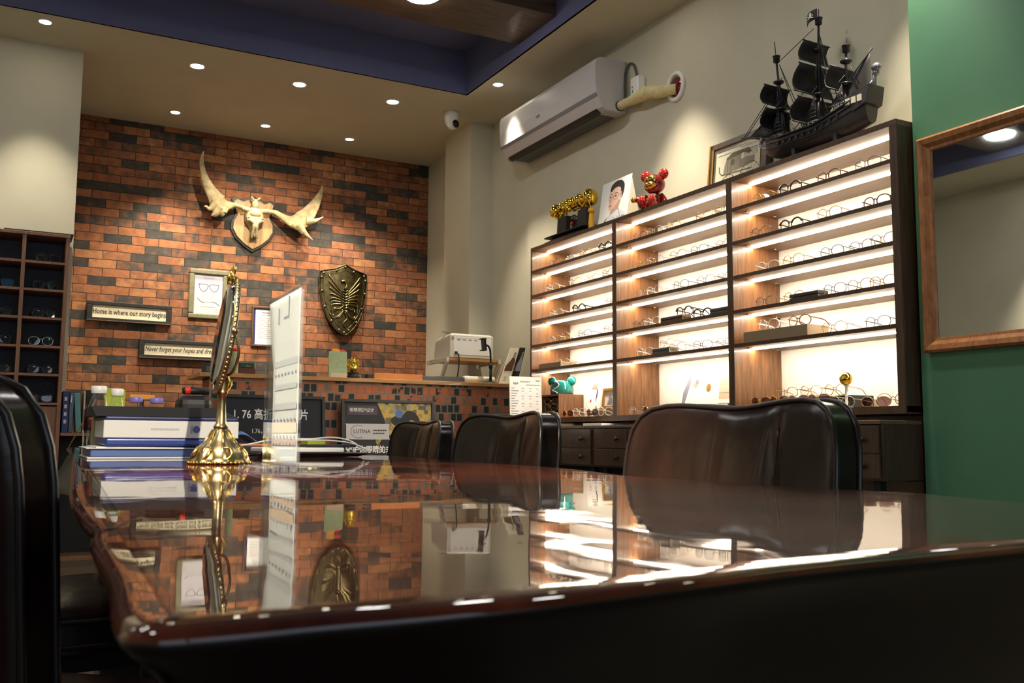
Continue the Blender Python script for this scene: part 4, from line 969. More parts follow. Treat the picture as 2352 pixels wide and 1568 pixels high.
for i in range(5):
    x = -.04+.02*i; p.rect(x-.006, x+.006, .145, .148, -.0112); p.rect(x-.001, x+.002, .138, .155, -.0113); p.rect(x-.005, x+.004, .138, .141, -.0112)
p.build('heading_marks', M['ink_grey'], t, recalc=False)
t = thing('certificate_frame', 'grey framed certificate with a blue border beside the acrylic price stand', 'certificate', (2.06, BY, 1.815), 0)
W_, H_ = .125, .182; g = MB()
for q in ((-W_, W_, H_-.016, H_), (-W_, W_, -H_, -H_+.016), (-W_, -W_+.016, -H_+.016, H_-.016), (W_-.016, W_, -H_+.016, H_-.016)): g.box(q[0], q[1], -.024, 0, q[2], q[3])
g.build('frame', M['frame_brown'], t, bevel=.003)
p = MB(); y = -.008; p.m = 0; p.rect(-W_+.014, W_-.014, -H_+.014, H_-.014, y); p.m = 1; p.rect(-W_+.034, W_-.034, -H_+.02, H_-.022, y-.0006); p.m = 2
for i in range(11): p.rect(-.07, .07-.02*(i % 3), .075-.018*i, .079-.018*i, y-.0012)
p.rect(-.035, .035, .125, .133, y-.0012); p.rect(-.05, .05, .105, .110, y-.0012)
p.build('print', [M['navy'], M['paper'], M['ink_grey']], t, recalc=False)

# ------------------------------------------------------------------ sunglass cabinet in front of the cream pier
SY = 6.95
t = thing('sunglass_cabinet', 'open red-brown pigeonhole cabinet of sunglasses against the cream pier', 'cabinet', (0, SY, 0))
XS = [-.667, -.427, -.187, .053, .313]; ZS = [1.025, 1.215, 1.400, 1.588, 1.775, 1.960]
MB().box(-.69, .325, .28, .295, 0, 2.13).build('back_panel', M['grey_felt'], t)
for i, x in enumerate(XS): MB().box(x-.012, x+.012, 0, .28, 0, 2.128).build('side_panel' if i in (0, 4) else 'divider', M['shelf_wood'], t, bevel=.0015)
MB().box(-.69, .326, -.003, .295, 2.129, 2.150).build('top_panel', M['shelf_wood'], t, bevel=.002)
for z in ZS:
    b = MB()
    for x0, x1 in zip(XS, XS[1:]): b.box(x0+.0125, x1-.0125, 0, .279, z-.016, z)
    b.build('shelf', M['shelf_wood'], t)
b = MB()
for x0, x1 in zip(XS, XS[1:]): b.box(x0+.0125, x1-.0125, .01, .03, 0, 1.0)
b.build('lower_doors', M['shelf_wood'], t)
tag(MB().box(-.07, .345, -.0, .29, 2.1505, 2.158).build('cover_sheet', M['black'], None, (0, SY, 0)), 'thin black sheet lying on top of the sunglass cabinet', 'sheet')
sg0 = glasses('sunglasses', M['clip_black'], M['lens_dark'], w=.165, h=.054, rad=.0034, shape=2.6)
sgb = glasses('sunglasses', M['clip_gun'], M['lens_blue'], w=.165, h=.054, rad=.0028, shape=2.4)
sgs = glasses('sunglasses', M['clip_silver'], M['lens_dark'], w=.160, h=.056, rad=.0024, shape=2.1)
used = set()
RN = ['in the top row', 'in the second row down', 'in the third row down', 'in the fourth row down', 'in the fifth row down', 'in the lowest row']
CN = ['first', 'second', 'third', 'last']
for j, z in enumerate(ZS[::-1]):
    for i in range(4):
        if (i, j) in ((2, 0),): continue
        src, nm = (sg0, 'black sunglasses')
        if (i, j) == (2, 1): src, nm = sgb, 'blue mirrored sunglasses'
        if (i, j) in ((3, 3), (0, 2)): src, nm = sgs, 'silver-rimmed sunglasses'
        x = (XS[i]+XS[i+1])/2+(.012 if i == 3 else 0)+random.uniform(-.012, .012)
        loc = (x, SY+.02+random.uniform(0, .02), z+.0005); lb = '%s %s, %s column of the pigeonhole cabinet' % (nm, RN[j], CN[i])
        rz = random.uniform(-.14, .14)
        if id(src) not in used: used.add(id(src)); src.location = loc; src.rotation_euler = (0, 0, rz); tag(src, lb, 'sunglasses', 'sunglasses in the pigeonhole cabinet')
        else: dup(src, loc, rz, lb)
        
t = thing('bookcase', 'low red-brown bookcase with upright binders beside the sunglass cabinet', 'bookcase', (.33, SY, 0))
for q in ((.812, .830), (0, .02)): MB().box(0, .55, 0, .28, q[0], q[1]).build('shelf', M['shelf_wood'], t)
MB().box(.132, .140, 0, .28, .8305, 1.11).build('divider', M['pink'], t); MB().box(.535, .55, 0, .28, .0205, .8115).build('side_panel', M['shelf_wood'], t); MB().box(0, .55, .282, .29, 0, .81).build('back_panel', M['dark'], t)
x = .335
for i, (wd, h_, m, lean, lb) in enumerate(((.040, .275, M['navy'], 0, 'navy binder with pale spine text, nearest the sunglass cabinet'), (.030, .268, M['blackgloss'], 0, 'black binder with a small white mark between the navy and teal ones'), (.036, .262, M['tealbook'], -.08, 'pale teal binder leaning slightly in the low bookcase'), (.018, .268, M['cord'], 0, 'slim dark grey binder next to the teal one'), (.010, .262, M['dark'], 0, 'thin black binder against the pale divider'))):
    if i == 2: x += .018
    o = thing('binder', lb, 'binder', (x, SY+.01, .8305), 0, 'binders in the low bookcase'); o.rotation_euler = (0, lean, 0)
    MB().box(0, wd-.002, 0, .24, 0, h_).build('cover', m, o, bevel=.003)
    if i == 0: b = MB(); [b.rect(.010, .026, .06+.05*k, .085+.05*k, -.0006) for k in range(4)]; b.build('spine_text', M['ink_light'], o, recalc=False)
    if i == 1: MB().rect(.010, .014, .20, .245, -.0006).build('spine_text', M['paper'], o, recalc=False); 
    x += wd
for i, (x, wd, h_, m, lb) in enumerate(((.475, .035, .285, M['dark'], 'black binder just past the pale divider'), (.515, .03, .27, M['blackgloss'], 'glossy black binder second past the pale divider'))):
    o = tag(MB().box(0, wd-.002, 0, .2, 0, h_).build('binder', m, None, (x, SY+.03, .8305), bevel=.003), lb, 'binder', 'binders in the low bookcase')

# ------------------------------------------------------------------ brick counter
KY = 6.50
t = thing('counter', 'brick reception counter with a pale wooden top', 'counter', (0, KY, 0))
MB().box(1.19, 3.46, .03, .28, 0, 1.206).build('brick_body', M['counter_brick'], t)
MB().box(1.12, 3.47, -.0, .50, 1.2065, 1.235).build('top_board', M['oak'], t, bevel=.003)
MB().box(1.2, 3.40, .281, .31, 0, 1.2).build('inner_face', M['dark'], t)
KZ = 1.2355
def kbox(name, lb, cat, x0, x1, y0, sy, h_, m, bevel=.002):
    return tag(MB().box(0, x1-x0, 0, sy, 0, h_).build(name, m, None, (x0, KY+y0, KZ), bevel=bevel), lb, cat)
# posters leaning on the counter front
def small_print(t, x, z, n, dz, wd, m=None, y=-.0070):   # lines too small to read in the photograph
    p = MB()
    for i in range(n):
        xx = x
        while xx < x+wd-.015*(i % 2): q = random.choice((.012, .014, .018)); p.rect(xx, xx+q*.8, z-dz*i-dz*.18, z-dz*i+dz*.18, y); xx += q
    p.build('small_print', m or M['ink_light'], t, recalc=False)
def poster(label, x0, x1, z1, paint):
    t = thing('poster', label, 'poster', (x0, KY-.12, 0)); t.rotation_euler = (-.105, 0, 0)
    W_ = x1-x0; g = MB()
    g.box(0, .022, -.018, 0, 0, z1); g.box(W_-.022, W_, -.018, 0, 0, z1); g.box(.022, W_-.022, -.018, 0, z1-.022, z1); g.box(.022, W_-.022, -.018, 0, 0, .022)
    g.build('frame', M['black'], t, bevel=.002)
    paint(t, W_, z1); return t
def paint1(t, W_, H_):
    MB().box(.022, W_-.022, -.006, -.001, .022, H_-.022).build('sheet', M['poster_dark'], t)
    text('1. 76 高折射率镜片', .078, M['paper'], t, (.075, -.0068, H_-.135), sx=.80, bold=.001)
    text('1.76，不一样', .042, M['paper'], t, (.20, -.0068, H_-.245), sx=.85)
    small_print(t, .40, H_-.50, 5, .06, .22)
poster('dark poster about 1.76 lenses leaning on the brick counter', 1.262, 1.968, 1.098, paint1)
def paint2(t, W_, H_):
    MB().box(.022, W_-.022, -.006, -.001, .022, H_-.022).build('sheet', M['poster_dark2'], t)
    p = MB(); y = -.0066; p.m = 0
    p.poly([(.27, H_-.022), (W_-.022, H_-.022), (W_-.022, H_-.62), (.30, H_-.62), (.36, H_-.45), (.25, H_-.30), (.33, H_-.16)], y)
    p.m = 1; p.rect(.05, .27, H_-.112, H_-.046, y-.0004); p.m = 4; p.ell(.38, H_-.33, .10, .08, y-.0004); p.ell(.42, H_-.15, .05, .035, y-.0004, 12); p.ell(.55, H_-.26, .05, .04, y-.0004, 12)
    p.m = 2; p.poly(smooth2([(.045, H_-.285), (.345, H_-.285), (.355, H_-.275), (.355, H_-.185), (.345, H_-.175), (.045, H_-.175), (.037, H_-.185), (.037, H_-.275)], 3), y-.0006)
    p.m = 3; p.ell(.52, H_-.17, .075, .095, y-.0008); p.m = 5; p.ell(.53, H_-.22, .055, .075, y-.001); p.m = 6; p.poly([(.40, H_-.55), (.68, H_-.55), (.66, H_-.34), (.56, H_-.29), (.47, H_-.34)], y-.0009); p.m = 7; p.ell(.435, H_-.10, .03, .03, y-.0007)
    p.build('print', [M['foliage'], M['plum'], M['ink_light'], M['hair'], M['poster_dark2'], M['skin'], M['bluelight'], M['cloth']], t, recalc=False)
    text('眼睛照护设计', .032, M['paper'], t, (.062, -.0078, H_-.078), sx=.95)
    text('LUTINA', .040, M['ink'], t, (.088, -.0080, H_-.230), sx=.9)
    q = MB(); q.line([(.125+.055*math.cos(a), H_-.230+.045*math.sin(a)) for a in [PI*(.3+1.4*i/18) for i in range(19)]], .003, -.0080); q.build('logo_arc', M['ink'], t, recalc=False)
    small_print(t, .235, H_-.220, 2, .022, .10, M['ink'], -.0080)
    text('守护你眼睛的未来', .056, M['paper'], t, (.03, -.0086, H_-.36), sx=.88, bold=.0015)
    small_print(t, .06, H_-.46, 5, .045, .20)
poster('poster with autumn leaves and a person, leaning on the counter near the chairs', 2.085, 2.795, 1.088, paint2)
# on the counter
t = thing('greeting_card', 'sage green card with a fan of coloured shapes on the counter', 'card', (2.005, KY+.03, KZ))
c = MB().box(0, .135, 0, .004, .0, .185).build('card', M['sage'], t, rot=(-.08, 0, 0)); MB().box(.012, .128, -.004, -.0005, 0, .03).build('pink_flap', M['pink'], c)
p = MB(); p.box(.022, .022+.003, -.0012, -.0008, .105, .12); p.ball((.055, .010, .187), (.036, .006, .022), 14, 8); p.build('yellow_fan', M['orangey'], c); MB().ball((.100, .012, .186), (.036, .006, .016), 14, 8).build('red_fan', M['redled'], c); MB().ball((.03, .016, .182), (.035, .005, .018), 12, 8).build('purple_fan', M['navy'], c)
t = thing('figurine', 'small gold figurine on a dark round base beside the sage card', 'figurine', (2.195, KY+.06, KZ))
MB().lathe([(.045, 0), (.048, .012), (.036, .022), (.036, .034), (.044, .040), (.001, .041)], 24).build('base', M['dark'], t)
g = MB(); g.ball((0, 0, .075), (.034, .022, .036), 14, 10); g.ball((0, -.004, .118), (.018, .016, .020), 12, 8)
for i in range(14):
    a = 2*PI*i/14; g.tube([(.028*math.cos(a), .004, .098+.030*math.sin(a)), (.050*math.cos(a), .006, .098+.050*math.sin(a))], [.009, .004], 6)
g.build('figure', M['goldleaf'], t)
t = thing('name_strip', 'long orange and black wooden bar lying on the counter', 'bar', (2.34, KY+.02, KZ))
MB().box(0, .375, 0, .06, .0, .042).build('orange_face', M['orange'], t, bevel=.002)
MB().box(-.05, -.001, .0, .06, 0, .03).build('dark_end', M['dark'], t, bevel=.002)
kbox('tray', 'long dark grey tray next to the orange bar on the counter', 'tray', 2.72, 3.07, .04, .22, .036, M['cord'])
t = thing('router', 'black router box under the printer shelf', 'router', (2.93, KY+.27, KZ))
MB().box(0, .24, 0, .14, .0, .056).build('body', M['black'], t, bevel=.006)
t = thing('paper_roll', 'roll of cream paper lying on the counter behind the phone holder', 'paper roll', (3.12, KY+.17, KZ+.0295))
MB().lathe([(.027, .0), (.029, .002), (.029, .26), (.027, .262), (.001, .262)], 20, (0, 0, 0), 'x').build('sheet', M['paper_cream'], t); MB().lathe([(.030, .012), (.0305, .05), (.029, .052)], 20, (0, 0, 0), 'x').build('paper_band', M['paper'], t)
t = thing('phone_holder', 'black phone holder with a bent stalk standing on the counter', 'phone holder', (3.325, KY+.11, KZ))
MB().lathe([(.060, 0), (.060, .006), (.03, .012), (.012, .020), (.001, .021)], 24).build('base', M['black'], t)
MB().tube([(0, 0, .012), (0, 0, .13)], .011, 10).tube([(0, 0, .12), (-.001, 0, .16)], .015, 10).tube(smooth_path([(0, 0, .15), (-.002, 0, .22), (-.006, 0, .262), (-.022, -.004, .290), (-.045, -.01, .30)], 5), .008, 8).build('stalk', M['black'], t)
b = MB(); b.hexa([(-.066, -.03, .265), (-.048, -.03, .262), (-.048, .03, .262), (-.066, .03, .265), (-.075, -.03, .345), (-.057, -.03, .348), (-.057, .03, .348), (-.075, .03, .345)])
b.box(-.088, -.05, -.03, .03, .343, .352); b.box(-.084, -.045, -.03, .03, .255, .263); b.build('clamp', M['black'], t, bevel=.003)
def booklet(label, x, y, hgt, dark, sh, wd, dp):
    t = thing('brochure_stand', label, 'brochure', (x, y, KZ), 0, 'brochures on the counter')
    b = MB(); b.hexa([(0, 0, 0), (wd, 0, 0), (wd, .008, 0), (0, .008, 0), (sh, dp, hgt), (sh+wd*.85, dp, hgt), (sh+wd*.85, dp+.006, hgt), (sh, dp+.006, hgt)]); c = b.build('cover', M['paper_cream'] if not dark else M['dark'], t)
    nrm = Vector((0, -hgt, dp)).normalized()*.0008
    def q(u, v, off=1):
        l = lerp(0, sh, v); r_ = lerp(wd, sh+wd*.85, v); return Vector((lerp(l, r_, u), lerp(0, dp, v), lerp(0, hgt, v)))+nrm*off
    p = MB(); p.m = 0; p.add([q(.04, .30), q(.96, .30), q(.96, .97), q(.04, .97)], [(0,1,2,3)])
    p.m = 1; p.add([q(.06, .35, 2), q(.9, .35, 2), q(.95, .62, 2), q(.75, .85, 2), q(.45, .66, 2), q(.10, .5, 2)], [(0,1,2,3,4,5)]); p.m = 2; p.add([q(.6, .72, 3), q(.85, .72, 3), q(.87, .88, 3), q(.62, .88, 3)], [(0,1,2,3)])
    p.m = 3; p.add([q(.3, .10, 2), q(.5, .10, 2), q(.5, .20, 2), q(.3, .20, 2)], [(0,1,2,3)])
    p.build('print', [M['print_paper'] if not dark else M['poster_dark'], M['brownink'] if not dark else M['slate'], M['sepia_mid'], M['ink_light']], c, recalc=False)
    MB().hexa([(wd*.3, dp+.07, 0), (wd*.9, dp+.07, 0), (wd*.9, dp+.075, 0), (wd*.3, dp+.075, 0), (sh+.01, dp+.007, hgt), (sh+wd*.8, dp+.007, hgt), (sh+wd*.8, dp+.010, hgt), (sh+.01, dp+.010, hgt)]).build('strut', M['paper_cream'], t)
booklet('cream brochure stand with brown printed figure at the counter end', 3.355, KY+.02, .285, False, .125, .085, .05)
booklet('dark brochure stand with pale figure behind the cream one', 3.465, KY+.045, .295, True, .105, .06, .04)
# left part of the counter
t = thing('watch_box', 'dark green and brown box with a gold emblem on the counter', 'box', (1.385, KY+.06, KZ))
MB().box(0, .115, 0, .09, 0, .042).build('base', M['brownink'], t, bevel=.004); lo = MB().box(.008, .108, .004, .086, .0425, .08).build('lid', mat('bottle_green', (.008, .05, .03), .4), t, bevel=.004)
b = MB(); b.poly([(.04, .052), (.082, .052), (.076, .06), (.07, .056), (.061, .068), (.052, .056), (.046, .06)], .0032); b.build('emblem', M['gold'], lo, recalc=False)
t = thing('photo_stand', 'small black photo stand at the open end of the counter', 'photo', (1.145, KY+.06, KZ)); MB().box(0, .12, 0, .012, 0, .07).build('frame', M['black'], t, rot=(-.2, 0, 0)); MB().rect(.03, .112, .008, .045, -.002).build('print', M['cord'], t, rot=(-.2, 0, 0), recalc=False)
t = thing('bottle', 'pale green slim bottle with red cap on the counter behind the table mirror', 'bottle', (1.355, KY+.05, KZ))
MB().lathe([(.022, 0), (.025, .005), (.025, .135), (.018, .150), (.001, .151)], 20).build('body', M['sage'], t); MB().lathe([(.014, .1515), (.014, .172), (.001, .173)], 16).build('cap', M['redled'], t)

# ------------------------------------------------------------------ printer on its shelf
t = thing('printer_shelf', 'small wooden shelf on white slanting brackets under the printer', 'shelf', (3.09, 6.88, 1.428))
MB().box(.0, .44, 0, .36, 0, .022).build('board', M['oak'], t, bevel=.002)
for x in (-.022, .4415):
    b = MB(); b.box(x, x+.021, -.004, .40, -.012, .024); b.hexa([(x, -.004, -.012), (x+.021, -.004, -.012), (x+.021, .04, -.012), (x, .04, -.012), (x, .14, -.1895), (x+.021, .14, -.1895), (x+.021, .175, -.1895), (x, .175, -.1895)])
    br = b.build('bracket', M['offwhite'], t, bevel=.002)
    b = MB(); [b.lathe([(.006, 0), (.006, .0015), (.001, .002)], 8, (x-.002, yy, .006), 'x') for yy in (.18, .30)]; b.build('screw', M['chrome'], br)
t = thing('printer', 'white boxy printer seen from behind on the small shelf', 'printer', (3.105, 6.895, 1.4505))
MB().add([(0, 0, .005), (.385, 0, .005), (.385, .33, .005), (0, .33, .005), (0, 0, .185), (.385, 0, .185), (.385, .30, .175), (0, .30, .150), (.02, .02, .200), (.365, .02, .200), (.365, .28, .192), (.02, .28, .180)], [(0,3,2,1), (0,1,5,4), (1,2,6,5), (2,3,7,6), (3,0,4,7), (4,5,9,8), (5,6,10,9), (6,7,11,10), (7,4,8,11), (8,9,10,11)]).build('body', M['offwhite'], t, bevel=.004)
b = MB(); b.box(.03, .365, -.0022, -.0002, .028, .172); b.build('rear_panel', M['white'], t, bevel=.002)
b = MB(); b.box(.012, .032, -.0035, -.0002, .155, .172)
for i in range(4): b.box(.06+.05*i, .09+.05*i, -.0035, -.0023, .146, .152)
b.box(.045, .33, -.0028, -.0022, .160, .162); b.build('vents', M['ink_grey'], t)
MB().box(.038, .056, -.022, -.0023, .032, .052).tube(smooth_path([(.047, -.02, .042), (.060, -.034, .02), (.062, -.036, -.06), (.055, -.03, -.14), (.05, .0, -.20)], 6), .0055, 8).build('power_cable', M['black'], t)
b = MB(); b.hexa([(.02, .10, .201), (.10, .10, .201), (.10, .11, .201), (.02, .11, .201), (-.01, .16, .225), (.08, .16, .225), (.08, .165, .225), (-.01, .165, .225)]); b.build('paper_flap', M['cord'], t)

# price sheet on a slim floor stand in front of the cabinet corner
t = thing('price_sheet', 'white printed price sheet on a slim stand before the corner cabinet', 'sign', (2.808, 5.30, .0), 0)
MB().lathe([(.13, 0), (.13, .008), (.012, .014), (.010, .02), (.010, .86), (.001, .861)], 24, (.115, .03, 0)).build('stand', M['black'], t)
c = MB().box(0, .232, 0, .004, .0, .352).build('sheet', M['paper'], t, (0, 0, .852), rot=(-.05, 0, 0)); MB().box(.09, .14, .0045, .012, .0, .20).build('clip', M['black'], c)
p = MB(); y = -.0006; p.m = 0
for i in range(16):
    z = .275-.0162*i; p.rect(.010, .035+.010*((i*7) % 4), z, z+.005, y)
    for x in (.085, .14, .19): 
        if (i*5+int(x*100)) % 3: p.rect(x, x+.018, z, z+.003, y)
for i in range(5): p.ell(.03+.007*i, .31-.006*(i % 2), .005, .006, y, 8)
for i in range(5): p.rect(.078+.015*i, .088+.015*i, .316, .324, y)
p.rect(.12, .222, .298, .302, y); p.rect(.19, .222, .325, .332, y)
p.m = 1; p.line([(.105, .245), (.225, .228)], .005, y-.0005)
p.build('print', [M['ink_grey'], M['white']], c, recalc=False)
tag(MB().box(0, .16, 0, .20, 0, .016).build('paper_stack', M['paper'], None, (3.17, 5.02, .8925), (0, 0, R90+.2)), 'stack of papers on the low unit under the corner cabinet', 'papers')

# ------------------------------------------------------------------ slab table (top rises very slightly with distance)
TZ = lambda y: .738+.0075*y
edge = [(.036, .352), (.041, .326), (.065, .322), (.10, .324), (.145, .324), (.20, .328), (.273, .339), (.367, .353), (.537, .364), (.70, .37), (.84, .385), (.893, .43), (.898, .60), (.932, .756), (.906, .82), (.87, 1.035), (.864, 1.23), (.925, 1.52), (.928, 2.04), (.94, 2.40), (.90, 2.49), (.80, 2.55), (.55, 2.92), (.32, 3.40), (.225, 3.64), (.19, 3.55), (.165, 2.8), (.119, 2.03), (.088, 1.5), (.061, 1.05), (.052, .78), (.052, .66), (.046, .58), (.042, .44)]
E2 = smooth2(edge, 5)
t = thing('table', 'long glossy red-brown slab table with a wavy natural edge', 'table', (0, 0, 0))
n = len(E2); cxy = (.48, 1.6)
def ins(d):   # inset outline
    o = []
    for i in range(n):
        a = Vector(E2[i-1]+(0,)); b_ = Vector(E2[(i+1) % n]+(0,)); tn = (b_-a).normalized(); nn = Vector((-tn.y, tn.x, 0)); p = Vector(E2[i]+(0,))+nn*d; o.append((p.x, p.y))
    return o
b = MB(); b.smooth = True
PROF = [(.020, 0), (.009, -.0003), (.004, -.0010), (.0014, -.0024), (0, -.0048), (.0006, -.0075), (.004, -.011), (.012, -.020), (.026, -.036), (.046, -.064), (.080, -.110), (.110, -.145)]
for d, dz in PROF:
    wob = lambda i: .003*math.sin(i*.23)+.002*math.sin(i*.41) if dz < -.018 else 0
    b.v += [(x, y, TZ(y)+dz+wob(i)) for i, (x, y) in enumerate(ins(d))]
for j in range(len(PROF)-1):
    b.m = 1 if j >= 4 else 0
    for i in range(n): b.face([j*n+i, j*n+(i+1) % n, (j+1)*n+(i+1) % n, (j+1)*n+i])
b.m = 0
b.smooth = False; b.face([i for i in range(n)][::-1]); b.face([(len(PROF)-1)*n+i for i in range(n)])
b.build('tabletop', [M['table'], M['slab_side_shade']], t)
for y, a, c in ((.68, .30, .70), (2.80, .26, .56)): MB().hexa([(a, y-.08, 0), (c, y-.08, 0), (c, y+.08, 0), (a, y+.08, 0), (a-.03, y-.09, .590), (c+.03, y-.09, .590), (c+.03, y+.09, .590), (a-.03, y+.09, .590)]).build('leg', M['walnut'], t, bevel=.01)
b = MB()
for (x0, y0), (x1, y1) in (((.052, .645), (.064, .655)), ((.064, .655), (.078, .70)), ((.078, .70), (.088, .715))): b.bar((x0, y0, TZ(y0)+.0002), (x1, y1, TZ(y1)+.0002), .0025, .0006)
b.build('edge_crack', M['dark'], t)

# ------------------------------------------------------------------ leather chairs
def pad(wd, hgt, thk, seams, dish=0, corner=.22, puff=.018, nu=40, nv=26, tilt=0, wrap=0, seat=False):
    """upholstered panel: x across, z up, y thickness, rounded outline, soft edges"""
    def shape(u, v):   # u,v in -1..1 mapped to a rounded rectangle
        p = 1/corner if corner > 0 else 20
        m = max(abs(u), abs(v), 1e-6); r = max((abs(u)**p+abs(v)**p)**(1/p), 1e-6); q = m/r
        return u*q, v*q
    def surf(sg):
        def fn(a, b_):
            u, v = a*2-1, b_*2-1
            u = math.sin(u*PI/2)*.55+u*.45; v = math.sin(v*PI/2)*.55+v*.45
            x, z = shape(u, v); e = max(abs(u), abs(v)); th = thk/2*(.70+.30*max(0, 1-e**5)**.5)
            pf = puff*(1-u*u)*(1-v*v) if sg < 0 else 0
            if sg < 0:
                for s_ in seams: pf -= .013*math.exp(-((x-s_)/.032)**2)*(1-v**6)
            yy = sg*(th+pf*(1 if sg < 0 else 0))-wrap*x*x
            return (x*wd/2, yy+tilt*(z*.5+.5)*hgt, (z*.5+.5)*hgt+dish*(z > 0)*z*(x*x*1.0)-dish*.3*(z > 0)*z*math.exp(-(x/.3)**2))
        return fn
    b = MB(); b.grid(surf(-1), nu, nv); b.grid(surf(1), nu, nv)
    per = [(i/nu, 0) for i in range(nu)]+[(1, j/nv) for j in range(nv)]+[(1-i/nu, 1) for i in range(nu)]+[(0, 1-j/nv) for j in range(nv)]
    b.grid(lambda u, v: Vector(surf(-1)(*per[int(round(u*len(per))) % len(per)])).lerp(Vector(surf(1)(*per[int(round(u*len(per))) % len(per)])), v), len(per), 3, True)
    return b
def make_chair():
    root = thing('leather_chair', 'x', 'chair', (0, 0, 0), 0, 'dark leather chairs around the slab table')
    back = pad(.50, .46, .064, (-.16, .44), dish=.016, corner=.17, tilt=.10, wrap=.035).build('backrest', M['leather'], root, (0, 0, .397))
    def outl(off):
        P = []
        for i in range(64):
            a = 2*PI*i/64; c, s_ = math.cos(a), math.sin(a); p = 1/.17; r = (abs(c)**p+abs(s_)**p)**(-1/p); x, z = c*r, s_*r
            P.append((x*.25*1.004, off-.035*x*x+.10*(z*.5+.5)*.46, (z*.5+.5)*.46*1.004+.016*(z > 0)*z*x*x-.005*(z > 0)*z*math.exp(-(x/.3)**2)))
        return P
    MB().tube(outl(-.0225), .0045, 6, True).build('piping', M['piping'], back); MB().tube(outl(.0225), .0045, 6, True).build('piping', M['piping'], back)
    for xn in (-.16, .44):
        P = []
        for q in range(2, 25):
            v = q/13-1; th = .032; pf = .018*(1-xn*xn)*(1-v*v)-.013*(1-v**6)
            P.append((xn*.25, -(th*(.70+.30*max(0, 1-max(abs(xn), abs(v))**5)**.5)+pf)-.035*xn*xn+.10*(v*.5+.5)*.46-.001, (v*.5+.5)*.46))
        MB().tube(P, .0026, 6).build('seam', M['piping'], back)
    so = pad(.52, .50, .11, (), corner=.2, puff=.022).build('seat', M['leather'], root, (0, -.50, .40), (PI/2, 0, 0)); so.rotation_euler = (-PI/2, 0, 0); so.location = (0, -.52, .40)
    MB().tube([(p[0]*1.04, p[2]*1.06, .0) for p in outl(0)], .006, 6, True).build('seat_piping', M['piping'], root, (0, -.46, .425))
    MB().tube([(p[0]*1.04, p[2]*1.06, .0) for p in outl(0)], .006, 6, True).build('seat_piping', M['piping'], root, (0, -.46, .375))
    MB().box(-.22, .22, -.42, -.02, .315, .35).build('seat_frame', M['frame_black'], root, bevel=.004)
    for x in (-.2, .2):
        for y in (-.40, -.04): MB().bar((x, y, 0), (x*.98, y, .32), .04, .04).build('leg', M['frame_black'], root, bevel=.004)
    return root
ch = make_chair()
ch.location = (1.03, 1.20, 0); ch.rotation_euler = (0, 0, R90); ch['label'] = 'dark brown leather chair nearest the camera on the display cabinet side of the table'
dup(ch, (1.05, 2.03, 0), R90-.05, 'dark brown leather chair in the middle of the three beside the display cabinets')
dup(ch, (1.27, 3.08, 0), R90-.04, 'dark brown leather chair farthest along the cabinet side, before the leaf poster')
dup(ch, (-.158, 1.163, 0), PI/2+.85, 'big blurred dark leather chair back close to the camera at the table corner')
dup(ch, (-.03, 2.42, 0), PI/2+.05, 'dark leather chair on the left table side, only its seat showing under the edge')

# ------------------------------------------------------------------ things on the table
# ornate table mirror
mx, my = .363, 1.857; mz = TZ(my)
t = thing('table_mirror', 'ornate gold tabletop mirror on a fluted foot, seen almost edge-on', 'mirror', (mx, my, mz))
t.scale = (.93, .93, 1)
MB().lathe([(.060, 0), (.062, .003), (.057, .006), (.055, .012), (.053, .018), (.048, .026), (.040, .034), (.030, .042), (.021, .052), (.016, .062), (.0145, .066)], 64, flute=.06, nfl=8).build('foot', M['brass'], t)
b = MB()
for i in range(8):
    a = 2*PI*i/8; c, s_ = math.cos(a), math.sin(a); q = (-s_, c)
    b.tube(smooth_path([(r*c+off*q[0], r*s_+off*q[1], z) for r, off, z in ((.058, 0, .008), (.056, .012, .018), (.046, .010, .030), (.045, -.003, .030), (.051, -.004, .022))], 4), .0022, 6)
    b.tube([(.058*c*.96, .058*s_*.96, .006), (.031*c, .031*s_, .042), (.016*c, .016*s_, .064)], .0018, 6)
for i in range(40): a = 2*PI*i/40; b.ball((.062*math.cos(a), .062*math.sin(a), .003), .0030, 6, 4)
b.build('foot_scrollwork', M['gold'], t)
MB().lathe([(.0135, .066), (.0150, .069), (.0135, .072), (.0105, .076), (.0085, .110), (.008, .128), (.0115, .132), (.012, .136), (.009, .140), (.014, .148), (.010, .158), (.013, .166), (.008, .172)], 24).build('stem', M['brass'], t)
b = MB()
for i in range(6): a = 2*PI*i/6; b.tube(smooth_path([(.010*math.cos(a), .010*math.sin(a), .135), (.018*math.cos(a), .018*math.sin(a), .150), (.010*math.cos(a+.4), .010*math.sin(a+.4), .168)], 4), .0028, 6)
b.build('stem_leaves', M['gold'], t)
# tilting oval in its own frame: local x across the oval, z up, faces -y
MR = (math.radians(-8), 0, math.radians(-90.0))
HH, HWd = .108, .076
hb = MB().lathe([(.001, .004), (HWd*.98, .004), (HWd, .006), (HWd, .010), (.001, .011)], 48, (0, 0, 0), 'y')
hb.v = [(x, y, z*HH/HWd) for x, y, z in hb.v]
head = hb.build('mirror_back', M['brass'], t, (-.004, 0, .245), MR)
gb = MB().lathe([(.001, -.004), (HWd*.86, -.004), (HWd*.97, .0), (HWd*.97, .0036), (.001, .0038)], 48, (0, 0, 0), 'y'); gb.v = [(x, y, z*HH/HWd) for x, y, z in gb.v]
gb.build('glass', M['mirror'], head)
b = MB(); b.tube([(HWd*math.cos(2*PI*i/60), .007, HH*math.sin(2*PI*i/60)) for i in range(60)], .0055, 8, True)
for i in range(70): a = 2*PI*i/70; b.ball((HWd*1.05*math.cos(a), .006, HH*1.04*math.sin(a)), .0034, 6, 4)
b.build('rim', M['brass'], head)
b = MB()
